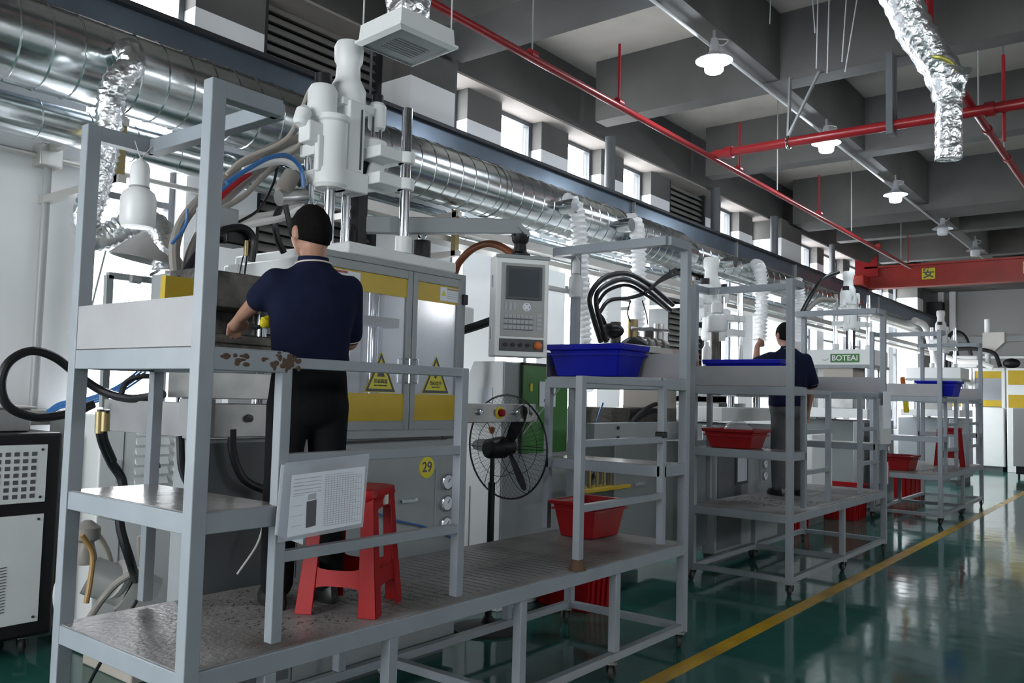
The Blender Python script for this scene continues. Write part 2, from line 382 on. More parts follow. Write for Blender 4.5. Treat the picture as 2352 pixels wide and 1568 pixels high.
# ---- main spiral duct
def spiral(mb, y0, y1, x, z, R, pitch, w=.006):
    n = int((y1-y0)/pitch)
    for k in range(n):
        yy = y0+pitch*(k+.5)
        mb.torus((x, yy, z), (0.0, 1, .06), R, w, 28, 5)
    return mb
du = thing('spiral_duct', (-5.1, 2, 3.56), 'large galvanised spiral ventilation duct running below the crane rail', 'duct')
DX, DZ, DR = -5.08, 3.52, .25
MB().cyl((DX, -6.5, DZ), (DX, 9.75, DZ), DR, n=40).build('duct_run', 'galvanised', du)
spiral(MB(), -2.0, 9.7, DX, DZ, DR, .17).build('spiral_seam', 'galvanised', du)['kind'] = 'stuff'
MB().cyl((DX, 9.75, DZ), (DX, 10.1, DZ), DR, .19, n=40).build('reducer', 'galvanised', du)
MB().cyl((DX, 10.1, DZ), (DX, 17.5, DZ), .19, n=32).build('duct_run', 'galvanised', du)
spiral(MB(), 10.1, 17.4, DX, DZ, .19, .25, .005).build('spiral_seam', 'galvanised', du)['kind'] = 'stuff'
MB().cyl((DX, 17.5, DZ), (DX, 25, DZ), .15, n=24).build('duct_run', 'galvanised', du)
for y in (1.2, 6.0, 8.2): MB().cyl((DX, y, DZ), (DX, y+.05, DZ), DR+.008, n=40).build('joint_band', 'galvanised', du)
for y in (2.35, 6.9, 8.0, 10.9):
    rr = .24 if y < 10 else .18
    MB().cyl((DX+.12, y, DZ-.02), (DX+rr+.16, y, DZ-.02), .075, n=20).build('branch_collar', 'galvanised', du)
sd = thing('secondary_duct', (-5.4, 2, 3.2), 'thinner grey duct running beneath and behind the big spiral duct', 'duct')
MB().cyl((-5.42, -6.5, 3.2), (-5.42, 16, 3.2), .12, n=24).build('duct_run', 'galvanised', sd)
spiral(MB(), -1.0, 16, -5.42, 3.2, .12, .3, .004).build('spiral_seam', 'galvanised', sd)['kind'] = 'stuff'
for i, y in enumerate((2.5, 5.55, 10.2)):
    b_ = thing('duct_bracket', (-5.9, y, 2.9), ['wall bracket of pale square tubes under the duct, left by the foil hose', 'wall bracket carrying the duct by the first column', 'wall bracket carrying the duct between the windows'][i], 'bracket', 'duct wall brackets')
    for z in (2.85, 3.2):
        MB().bar((-6.1, y, z), (-5.0, y, z), .05).build('arm', 'cable_tray', b_)
    MB().bar((-5.05, y, 2.83), (-5.05, y, 3.24), .05).build('upright', 'brass', b_)
ct = thing('cable_tray', (-5, 4, 3.0), 'pale grey cable tray running along the wall below the ducts', 'tray')
MB().box(-5.06, -4.94, 4.35, 25, 3.02, 3.1).build('tray_body', 'cable_tray', ct)
MB().box(-5.3, -5.1, 4.35, 25, 2.96, 3.01).build('tray_body', 'cable_tray', ct)
# wall pipes on the left
for i, (z, y0, y1, rr, lb) in enumerate(((3.37, -3, 3.9, .02, 'upper thin pale pipe crossing the wall and window'), (3.14, -3, 3.9, .022, 'lower thin pale pipe crossing the wall and window'))):
    tag(MB().cyl((-6.04, y0, z), (-6.04, y1, z), rr, n=10).build('wall_pipe', 'cable_tray'), lb, 'pipe')
cj = thing('conduit_drop', (-6.04, 2.5, 1.3), 'grey vertical conduit with a junction box on the white wall', 'conduit')
MB().cyl((-6.04, 2.5, 1.42), (-6.04, 2.5, 3.1), .028, n=12).build('conduit', 'panel_grey', cj)
MB().box(-6.1, -5.97, 2.42, 2.57, 3.07, 3.22).build('junction_box', 'cable_tray', cj, bevel=.008)
MB().box(-6.1, -5.9, 2.38, 2.62, 1.33, 1.43).build('base_clamp', 'cable_tray', cj, bevel=.006)

# ---- flexible foil ducts
def foil(name, P, rad, label, group=None, crumple=.04, step=.035, amp=.06, m='foil', n=14):
    o = MB().tube(P, rad, n=n, smooth=8, ripple=(step, amp, crumple)).build(name, m, ang=60)
    return tag(o, label, 'duct', group)
foil('foil_hose', [(-4.78, 2.35, 3.5), (-4.66, 2.33, 3.5), (-4.58, 2.3, 3.38), (-4.6,2.224,3.247), (-4.62,2.21,2.928), (-4.65,2.176,2.658), (-4.65,2.137,2.506), (-4.65,2.176,2.405), (-4.65,2.266,2.432), (-4.6,2.36,2.504), (-4.5,2.438,2.507), (-4.4,2.455,2.39), (-4.4,2.473,2.247)], .072, 'crinkled foil exhaust hose looping down from the big duct at left')
foil('foil_hose', [(-4.9,6.989,3.562), (-4.78,6.969,3.557), (-4.72,7.011,3.403), (-4.7,7.048,2.877), (-4.7,7.117,2.268), (-4.7,7.179,1.658)], .078, 'first white foil hose dropping behind the blue crate', 'foil hoses dropping from the duct', .03, .055, .17, 'foil_white')
foil('foil_hose', [(-4.9,8.269,3.612), (-4.78,8.239,3.574), (-4.7,8.185,3.321), (-4.7,8.2,2.835), (-4.7,8.177,2.349)], .08, 'second white foil hose between the first two tall frames', 'foil hoses dropping from the duct', .03, .055, .17, 'foil_white')
foil('foil_hose', [(-4.9,11.986,3.626), (-4.75,11.781,3.51), (-4.7,11.744,3.122), (-4.7,11.674,2.489)], .085, 'third white foil hose behind the second platform frame', 'foil hoses dropping from the duct', .03, .055, .17, 'foil_white')
foil('foil_hose', [(-5.2,8.237,3.121), (-5.2,8.271,2.671), (-5.2,8.252,1.869)], .05, 'thin banded hose hanging just right of the first tall frame post', None, .01, .055, .22, 'foil_white')
foil('foil_hose', [(-4.8,13.433,3.592), (-4.8,13.596,3.258), (-4.8,13.444,2.611)], .08, 'short foil hose behind the head of the man in grey trousers', 'foil hoses dropping from the duct', .03, .055, .17, 'foil_white')
foil('foil_hose', [(-4.9,21.555,3.627), (-4.8,22.182,3.52), (-4.7,22.379,3.003), (-4.6,22.819,2.494), (-4.4,23.81,2.368), (-4.2,24.937,2.179)], .075, 'white foil hose bending down to the farthest machine', None, .02, .06, .04, 'hose_white')
fd = thing('ceiling_foil_duct', (-1.445, 7.310, 3.640), 'crumpled silver foil duct hanging open-ended from the ceiling at upper right', 'duct')
MB().tube([(-2.05, 6.55, 5.76), (-1.802, 6.928, 5.128), (-1.700, 7.055, 4.873), (-1.615, 7.157, 4.617), (-1.513, 7.268, 4.405), (-1.428, 7.336, 4.252), (-1.411, 7.378, 4.065)], lambda t: .17-.047*t, n=18, smooth=8, ripple=(.10, .03, .055)).build('upper_sleeve', 'foil', fd, ang=60)
MB().tube([(-1.411, 7.378, 4.107), (-1.415, 7.386, 3.853), (-1.419, 7.395, 3.580)], .10, n=16, smooth=8, ripple=(.07, .03, .045)).build('lower_sleeve', 'foil', fd, ang=60)
MB().tube([(-1.530, 7.395, 4.252), (-1.360, 7.310, 4.201), (-1.275, 7.327, 4.167)], .095, n=12, ripple=(.05, .05, .2)).build('side_bulge', 'foil', fd, ang=60)
MB().cyl((-1.415, 7.378, 4.065), (-1.415, 7.378, 4.116), .108).build('yellow_tape', 'foil_yellow', fd)
MB().torus((-1.479, 7.285, 4.320), (.3, .3, 1), .13, .017).build('yellow_tape', 'foil_yellow', fd)
# hanging wires near it
WL = ['shortest cut wire, leftmost of those hanging from the ceiling slab', 'bent wire hanging from the ceiling, second from the left', 'long thin wire left of the middle of the hanging group', 'longest wire hanging straight down from the ceiling', 'slanting wire, second from the right of the hanging group', 'most slanted wire, rightmost of the hanging group']
for i, (top, bot) in enumerate((((-3.125,8,5.871), (-3.139,8,5.361)), ((-2.734,8,5.755), (-2.691,8,5.159)), ((-2.659,8,5.733), (-2.677,8,4.805)), ((-2.552,8,5.701), (-2.575,8,4.735)), ((-2.382,8,5.651), (-2.438,8,4.814)), ((-2.264,8,5.616), (-2.41,8,4.711)))):
    t_ = Vector(top); b_ = Vector(bot); t2 = b_+(t_-b_)*((5.76-b_.z)/(t_.z-b_.z))
    tag(MB().cyl(t2, b_, .006, n=6).build('hanging_wire', 'cable_pale'), WL[i], 'wire', 'cut wires hanging from the ceiling')
# ---- diffuser
df = thing('air_diffuser', (-3.75, 3.55, 3.75), 'square white air diffuser hanging below the ceiling on rods', 'vent')
zd = 3.62
c0 = Vector((-3.731,3.186,3.62)); c1 = Vector((-3.701,3.627,3.62)); c2 = Vector((-3.283,3.587,3.62)); c3 = c0+c2-c1
cc = (c0+c2)/2
def quadring(s_, z): return [Vector((*(cc+(c-cc)*s_).xy, z)) for c in (c0, c1, c2, c3)]
MB().loft([quadring(1, zd), quadring(1, zd+.015), quadring(.93, zd+.02), quadring(.9, zd+.11)]).build('plenum_box', 'machine_white', df, smooth=False)
MB().loft([quadring(1, zd-.002), quadring(.86, zd-.015)], cap=False).loft([quadring(1, zd-.001), quadring(.86, zd-.014)], cap=False).build('rim', 'machine_white', df, smooth=False)
MB().loft([quadring(.84, zd-.006), quadring(.84, zd-.001)]).build('face_plate', 'machine_grey', df, smooth=False)
sl = MB()
ex = (c1-c0).normalized(); ey = (c3-c0).normalized()
for k in range(7):
    p = cc+ey*(-.10+k*.026); sl.bar((p-ex*.12).xy[:]+(zd-.008,), (p+ex*.12).xy[:]+(zd-.008,), .008, .005)
    sl.build('slot_vane', 'panel_grey', df, smooth=False); sl = MB()
for c in (c0, c1, c2, c3):
    p = cc+(c-cc)*.85; MB().cyl((p.x, p.y, zd+.1), (p.x, p.y, 5.75), .005, n=6).build('rod', 'cable_pale', df)
foil('ceiling_foil_collar', [(cc.x, cc.y, zd+.11), (cc.x+.01, cc.y, zd+.3), (cc.x+.04, cc.y+.02, zd+.6), (cc.x+.1, cc.y+.05, 4.9), (cc.x+.1, cc.y+.3, 5.76)], .125, 'crumpled foil duct feeding the square ceiling diffuser', None, .12, .06, .05)

# ---- lamps and conduit
tag(MB().cyl((-3.37, -3, 4.90), (-3.37, 25, 4.90), .016, n=8).build('light_conduit', 'cable_pale'), 'thin pale conduit running along the ceiling beam above the lamps', 'conduit')
lampz = 4.70
def lamp(x, y, on, lb):
    t = thing('pendant_lamp', (x, y, lampz), lb, 'lamp')
    MB().lathe([(.03, .24), (.04, .20), (.045, .12), (.065, .09), (.17, .035), (.17, .028), (.06, .08), (.03, .09)], (x, y, lampz)).build('shade', 'lamp_shade', t)
    MB().lathe([(.04, .08), (.082, .06), (.088, -.02), (.084, -.065), (.07, -.08), (.0, -.085)], (x, y, lampz), n=24).build('bulb', 'lamp_on' if on else 'lamp_off', t)
    MB().tube([(x, y, lampz+.22), (x+.05, y+.05, lampz+.18), (x+.09, y+.1, lampz+.24), (x-.02, y+.1, 4.98)], .006, n=6).build('cord', 'cable_pale', t)
    MB().bar((x, y, lampz+.23), (x, y, 5.03), .02).build('bracket', 'panel_grey', t)
    if on:
        l = bpy.data.lights.new('lamp_light', 'POINT'); l.energy = 45; l.shadow_soft_size = .1; l.color = (.82, .91, 1)
        lo = bpy.data.objects.new('lamp_light', l); COL.objects.link(lo); lo.location = (x, y, lampz-.14)
for px, on, lb in (((-3.318,7.114,4.68), 1, 'lit pendant lamp nearest the camera under the ceiling beam'), ((-3.285,10.18,4.68), 1, 'lit pendant lamp second along the ceiling beam, above the red pipe'), ((-3.269,13.28,4.68), 1, 'lit pendant lamp third along the beam, smallest of the lit ones'), ((-3.232,16.284,4.68), 0, 'unlit pendant lamp beyond the lit ones'), ((-3.166,18.929,4.68), 0, 'unlit pendant lamp farthest away above the red crane beam')):
    lamp(px[0], px[1], on, lb)
# ---- red sprinkler pipes
def redpipe(p, q, rr, label, extra=()):
    t = thing('sprinkler_pipe', p, label, 'pipe')
    MB().cyl(p, q, rr, n=14).build('pipe', 'red_pipe', t)
    for c, ax in extra: MB().cyl(V(c)-V(ax)*.04, V(c)+V(ax)*.04, rr*1.35, n=14).build('coupling', 'red_pipe', t)
    return t
PX = -3.97
p1 = redpipe((PX, -2, 4.29), (PX, 17.2, 4.22), .030, 'long thin red sprinkler pipe running away beside the window wall', [((PX, y, 4.29), (0, 1, 0)) for y in (2.5, 5.2, 6.52, 8.55, 9.2, 12.0, 15)])
for y in (6.52, 9.22, 12.0, 17): MB().cyl((PX, y, 4.29), (PX, y, 4.84), .013, n=10).build('riser', 'red_pipe', p1)
for y in (5.2, 10.4, 13.5, 16.5): MB().cyl((PX, y, 4.29), (PX, y, 5.75), .007, n=6).build('hanger_rod', 'panel_grey', p1)
p2 = redpipe((PX, 8.55, 4.30), (6.9, 8.55, 4.30), .050, 'thick red sprinkler main crossing the hall', [((x, 8.55, 4.3), (1, 0, 0)) for x in (-3.8, -1.3, -.9)])
MB().cyl((-1.2, 8.62, 4.0), (-1.2, 8.62, 4.8), .016, n=10).build('riser', 'red_pipe', p2)
MB().torus((-3.15, 8.55, 4.30), (1, 0, 0), .065, .012).build('clamp', 'chrome', p2)
for dx in (0, .3): MB().bar((-3.15, 8.55, 4.37), (-3.15+dx, 8.6, 5.0), .05, .02).build('hanger_strut', 'duct_bracket', p2)
for y in (8.50, 8.62): MB().bar((-2.14, y+.0, 4.2), (-2.14, y, 5.0), .06).build('drop_channel', 'post_dark', p2)
p3 = redpipe((-1.45, 7.75, 4.36), (-1.45, 18.9, 4.36), .034, 'red sprinkler branch pipe at the right, crossing over the main', [((-1.45, y, 4.36), (0, 1, 0)) for y in (7.9, 9.4, 10.6)])
rz_ = Vector((-1.59,7.588,4.36)); MB().cyl(rz_, (rz_.x, rz_.y, 5.7), .03, n=12).build('riser', 'red_pipe', p3)
MB().cyl(rz_, (-1.45, 7.75, 4.36), .032, n=12).build('elbow', 'red_pipe', p3)
for y in (8.9, 10.4): MB().cyl((-1.45, y, 4.36), (-1.45, y, 5.75), .007, n=6).build('hanger_rod', 'panel_grey', p3)

# ---- crane beam
cb = thing('crane_beam', (-5.4, 19.4, 4.2), 'red overhead crane beam with yellow warning plates across the far hall', 'crane')
MB().box(-5.4, 6.8, 19.3, 19.5, 4.58, 4.62).build('top_flange', 'crane_red', cb)
MB().box(-5.3, 6.8, 19.38, 19.42, 4.16, 4.58).build('web', 'crane_red', cb)
MB().box(-5.3, 6.8, 19.26, 19.54, 4.13, 4.16).build('bottom_flange', 'crane_red', cb)
MB().box(-5.72, -5.3, 18.9, 19.9, 4.17, 4.40).build('end_carriage', 'crane_red', cb, bevel=.02)
MB().prism([(-5.6, 19.3, 4.40), (-5.1, 19.3, 4.40), (-5.15, 19.3, 4.85), (-5.3, 19.3, 4.7), (-5.6, 19.3, 4.8)], (0, .05, 0)).build('stop_plate', 'red_plastic', cb)
for x, ch in ((-4.12, '安'), (-2.27, '全'), (-.4, '生'), (1.45, '产')):
    s_ = MB().box(x-.13, x+.13, 19.365, 19.378, 4.28, 4.52).build('warning_plate', 'yellow_sign', cb, bevel=.004)
    text('character', ch, .24, TYn(x, 19.362, 4.40), 'ink', s_)

# ============================================================ WORK PLATFORMS
XF, XB, TW = -2.57, -3.45, .056
def caster(mb_parent, x, y, zt, ang=0):
    ang = random.Random(round(x*37+y*91)).choice((.5, .8, -.5, .3, 1.0))
    T = Matrix.Translation((x, y, 0)) @ Matrix.Rotation(ang, 4, 'Z'); rw = min(.05, zt/2)
    fk = MB(T).cyl((0, 0, zt-.012), (0, 0, zt), .038, n=12)
    for sx in (-1, 1): fk.prism([(sx*.026, -.03, zt-.012), (sx*.026, .03, zt-.012), (sx*.026, .055, .045), (sx*.026, .025, .035)], (sx*.005, 0, 0))
    fk = fk.build('caster', 'caster_steel', mb_parent)
    MB(T).lathe([(rw*.55, -.018), (rw*.6, -.014), (rw-.004, -.015), (rw, -.010), (rw, .010), (rw-.004, .015), (rw*.6, .014), (rw*.55, .018)], (0, .038, rw), (1, 0, 0), n=22).build('wheel', 'caster_wheel', fk)
    return fk
def platform(Y0, Y1, ent, label, legs, wheels, splash):
    t = thing('work_platform', ((XF+XB)/2, (Y0+Y1)/2, 0), label, 'platform')
    P = 'cart_paint'; b = .003; h = TW/2
    ya, yb = Y0+h, Y1-h
    def bar(n, p, q, w=TW, hh=None):
        if n != 'corner_post' and w == TW: w = TW-.004
        return MB().bar(p, q, w, hh).build(n, P, t, bevel=b)
    for x in (XF, XB):
        for y in (ya, yb): bar('corner_post', (x, y, .10), (x, y, 2.65))
    i0, i1 = Y0+.36, Y1-.33
    e0, e1 = ent
    for y in (i0, e0, e1, i1): bar('rail_post', (XF, y, .70), (XF, y, 1.72), .045)
    for y in (i0, i1): bar('rail_post', (XB, y, .70), (XB, y, 1.72), .045)
    for a, c in ((i0, e0), (e1, i1)):
        for z in (1.0, 1.35, 1.70): bar('guard_rail', (XF, a+.02, z), (XF, c-.02, z), .04)
    # deck
    for x in (XF, XB): bar('deck_beam', (x, ya, .635), (x, yb, .635), TW, .07)
    for y in (ya, yb): bar('deck_beam', (XB, y, .635), (XF, y, .635), TW, .07)
    dk = MB().box(XB-.01, XF+.01, Y0+.01, Y1-.01, .668, .674).build('deck_plate', 'deck_steel', t, smooth=False)
    sl = MB()
    y = e0-.35
    while y < e1+.5:
        sl.box(XF-.40, XF-.05, y, y+.007, .6741, .6748)
        if e0 < y < e1+.2: sl.box(XF-.80, XF-.46, y+.02, y+.026, .6741, .6748)
        y += .058
    o = sl.build('drain_slots', 'ink', dk, smooth=False); o['kind'] = 'stuff'
    # checker studs
    ck = MB()
    random.seed(3)
    for k in range(420):
        x = random.uniform(XB+.05, XF-.08); y = random.uniform(Y0+.45, e0+.1); a = random.choice((.6, 2.2))
        ck.bar((x-.011*math.cos(a), y-.011*math.sin(a), .6742), (x+.011*math.cos(a), y+.011*math.sin(a), .6742), .005, .0015)
    o = ck.build('checker_studs', 'mold_steel', dk, smooth=False); o['kind'] = 'stuff'
    # end sections: table rim, shelf, splash sheets, top hoop
    for ye, yi, s in ((ya, i0, 1), (yb, i1, -1)):
        for x in (XF, XB): bar('table_rail', (x, ye, 1.70), (x, yi, 1.70), .05, .075)
        for y in (ye, yi): bar('table_rail', (XB, y, 1.70), (XF, y, 1.70), .05, .075)
        MB().box(XB+.01, XF-.01, min(ye, yi), max(ye, yi), 1.737, 1.742).build('table_sheet', 'tray_steel', t, smooth=False)
        MB().box(XB-.028, XF+.02, ye-s*.022-.002, ye-s*.022+.002, 1.74, 1.91).build('splash_sheet', 'tray_steel', t, smooth=False)
        MB().box(XB-.03, XB-.026, min(ye, yi), max(ye, yi), 1.74, 1.91).build('splash_sheet', 'tray_steel', t, smooth=False)
        for x in (XF, XB): bar('shelf_rail', (x, ye, 1.15), (x, yi, 1.15), .045, .07)
        for y in (ye, yi): bar('shelf_rail', (XB, y, 1.15), (XF, y, 1.15), .045, .07)
        MB().box(XB+.01, XF-.01, min(ye, yi)-.01, max(ye, yi)+.01, 1.184, 1.188).build('shelf_plate', 'shelf_steel', t, smooth=False)
        yt = ye+s*.26
        for x in (XF, XB): bar('top_hoop', (x, ye, 2.62), (x, yt, 2.62), .055, .06)
        bar('top_hoop', (XB, yt, 2.62), (XF, yt, 2.62), .055, .06)
    for x, y in legs: bar('leg', (x, y, .16), (x, y, .60), .05)
    for x in (XF, XB): bar('base_rail', (x, ya, .135), (x, yb, .135), .05, .045)
    for y in (ya, yb, (Y0+Y1)/2): bar('base_rail', (XB, y, .135), (XF, y, .135), .05, .045)
    for x, y in wheels: caster(t, x, y, .112)
    return t
pa = platform(1.56, 5.14, (2.9, 3.88), 'nearest grey steel work platform, with the red stool on its deck', [(XF, 1.9), (XF, 2.5), (XF, 3.38), (XF, 4.27), (XB, 3.0), (XB, 4.4)], [(XF, 5.08), (XF, 4.24), (XB, 5.08), (XF, 1.62), (XB, 1.62), (XF, 3.3), (XB, 3.3)], 1)
pb = platform(7.02, 9.93, (8.03, 9.02), 'second grey steel work platform, holding the man in grey trousers', [(XF, 8.45), (XB, 8.45)], [(XF, 7.06), (XF, 8.47), (XF, 9.88), (XB, 7.06), (XB, 9.88), (XB, 8.47)], 1)
pc = platform(12.68, 15.75, (13.75, 14.6), 'third and farthest grey steel work platform, with a red stool', [(XF, 14.2), (XB, 14.2)], [(XF, 12.72), (XF, 14.2), (XF, 15.7), (XB, 12.72), (XB, 15.7)], 1)
# rust and grime on the nearest table rail and at a post foot
ru = MB(); random.seed(5)
for k in range(46):
    y = 1.64+random.choice((.03, .08, .2, .25, .27, .3))+random.uniform(-.03, .03); z = 1.70+random.gauss(0, .014)
    if 1.665 < z < 1.737: ru.ell((XF+.0255, y, z), (.0008, random.uniform(.006, .016), random.uniform(.004, .012)), n=7, m=4)
ru.build('rust_patches', 'rust', pa)['kind'] = 'stuff'
MB().lathe([(.05, .674), (.042, .70), (.036, .73)], (XF, 3.88, 0), n=14).build('weld_rust', 'rust', pa)
MB().box(XF-.03, XF+.03, 4.77, 4.83, 1.36, 1.40).build('black_clamp', 'black', pa, bevel=.008)

# ============================================================ PRESS MACHINES  (front plane x=-3.6)
MB0 = MB
def P_(t, name, mb, m, **k): return mb.build(name, m, t, **k)
def injection_unit(t, X, Yc, z0=2.44, far=False, dz=0):
    """vertical injection unit standing on the crown"""
    W_ = 'machine_white'; TD = Matrix.Translation((0, 0, dz))
    def MB(): return MB0(TD)
    # four chrome guide columns
    for dx, dy, zt in ((.25, .33, 3.33), (-.12, -.10, 3.32)):
        P_(t, 'guide_column', MB().cyl((X+dx, Yc+dy, z0-.05), (X+dx, Yc+dy, zt), .032, n=18), 'chrome')
        P_(t, 'column_collar', MB().cyl((X+dx, Yc+dy, z0), (X+dx, Yc+dy, z0+.10), .05, n=18), W_)
    for z in (2.86, 3.02):
        a = P_(t, 'guide_arm', MB().cyl((X+.25, Yc+.33, z-.035), (X+.25, Yc+.33, z+.035), .055).box(X+.06, X+.27, Yc+.10, Yc+.33, z-.035, z+.035).box(X-.17, X+.0, Yc-.14, Yc+.12, z-.035, z+.035), W_, bevel=.006)
    # main body
    P_(t, 'injection_barrel', MB().lathe([(.085, 2.76), (.10, 2.78), (.10, 2.86), (.088, 2.88), (.088, 3.14), (.10, 3.15), (.10, 3.18)], (X+.10, Yc-.12, 0), n=22), W_)
    P_(t, 'piston_rod', MB().cyl((X+.10, Yc-.12, z0), (X+.10, Yc-.12, 2.78), .03), 'chrome')
    P_(t, 'slide_housing', MB().box(X+.02, X+.16, Yc-.045, Yc+.075, 2.86, 3.30), W_, bevel=.008)
    P_(t, 'slide_foot', MB().box(X-.02, X+.18, Yc-.08, Yc+.10, 2.76, 2.88), W_, bevel=.008)
    P_(t, 'slide_groove', MB().box(X+.155, X+.166, Yc+.04, Yc+.05, 2.9, 3.26), 'key_dark')
    P_(t, 'piston_rod', MB().cyl((X+.08, Yc+.02, z0), (X+.08, Yc+.02, 2.78), .026), 'chrome')
    P_(t, 'head_block', MB().box(X-.06, X+.14, Yc-.08, Yc+.16, 3.27, 3.31).lathe([(.10, 3.30), (.11, 3.32), (.11, 3.40), (.085, 3.45), (.075, 3.47), (.07, 3.55), (.085, 3.58), (.088, 3.66), (.075, 3.69), (.0, 3.70)], (X+.03, Yc+.04, 0), n=22), W_)
    P_(t, 'side_cylinder', MB().lathe([(.055, 3.14), (.085, 3.16), (.085, 3.33), (.07, 3.36), (.0, 3.36)], (X+.05, Yc-.16, 0), n=20), W_)
    P_(t, 'black_cap', MB().cyl((X+.05, Yc-.16, 3.36), (X+.05, Yc-.16, 3.43), .05), 'black')
    P_(t, 'side_cylinder', MB().lathe([(.05, 3.2), (.055, 3.22), (.055, 3.34), (.04, 3.36)], (X+.10, Yc+.22, 0), n=18).lathe([(.06, 3.02), (.085, 3.05), (.085, 3.11), (.05, 3.13)], (X+.10, Yc+.19, 0), n=18), W_)
    for q in (-.03, .03): P_(t, 'tie_rod', MB().cyl((X+.12, Yc+.20+q, 3.10), (X+.12, Yc+.20+q, 3.26), .011, n=10), 'chrome')
    P_(t, 'black_cap', MB().cyl((X+.10, Yc+.22, 3.36), (X+.10, Yc+.22, 3.41), .035), 'black')
    P_(t, 'bellows', MB().box(X-.02, X+.10, Yc+.10, Yc+.17, z0, 3.0), 'black')
    P_(t, 'side_bracket', MB().prism([(X+.14, Yc+.10, 2.78), (X+.14, Yc+.26, 2.82), (X+.14, Yc+.26, 2.98), (X+.14, Yc+.20, 3.05), (X+.14, Yc+.14, 2.95)], (-.02, 0, 0)), W_, bevel=.004)
    P_(t, 'valve_block', MB().box(X+.02, X+.12, Yc-.30, Yc-.20, 3.0, 3.12).box(X+.09, X+.13, Yc-.24, Yc-.20, 2.84, 3.05), W_, bevel=.01)
    P_(t, 'valve_block', MB().lathe([(.03, 0), (.045, .02), (.045, .09), (.02, .12)], (X+.06, Yc-.32, 3.09), (0, .3, 1), n=14), W_)
def eyebolt(t, x, y, z, s=1):
    P_(t, 'lifting_eye', MB().torus((x, y, z+.07*s), (1, .2, 0), .048*s, .012*s).cyl((x, y, z), (x, y, z+.03*s), .022*s), 'chrome')
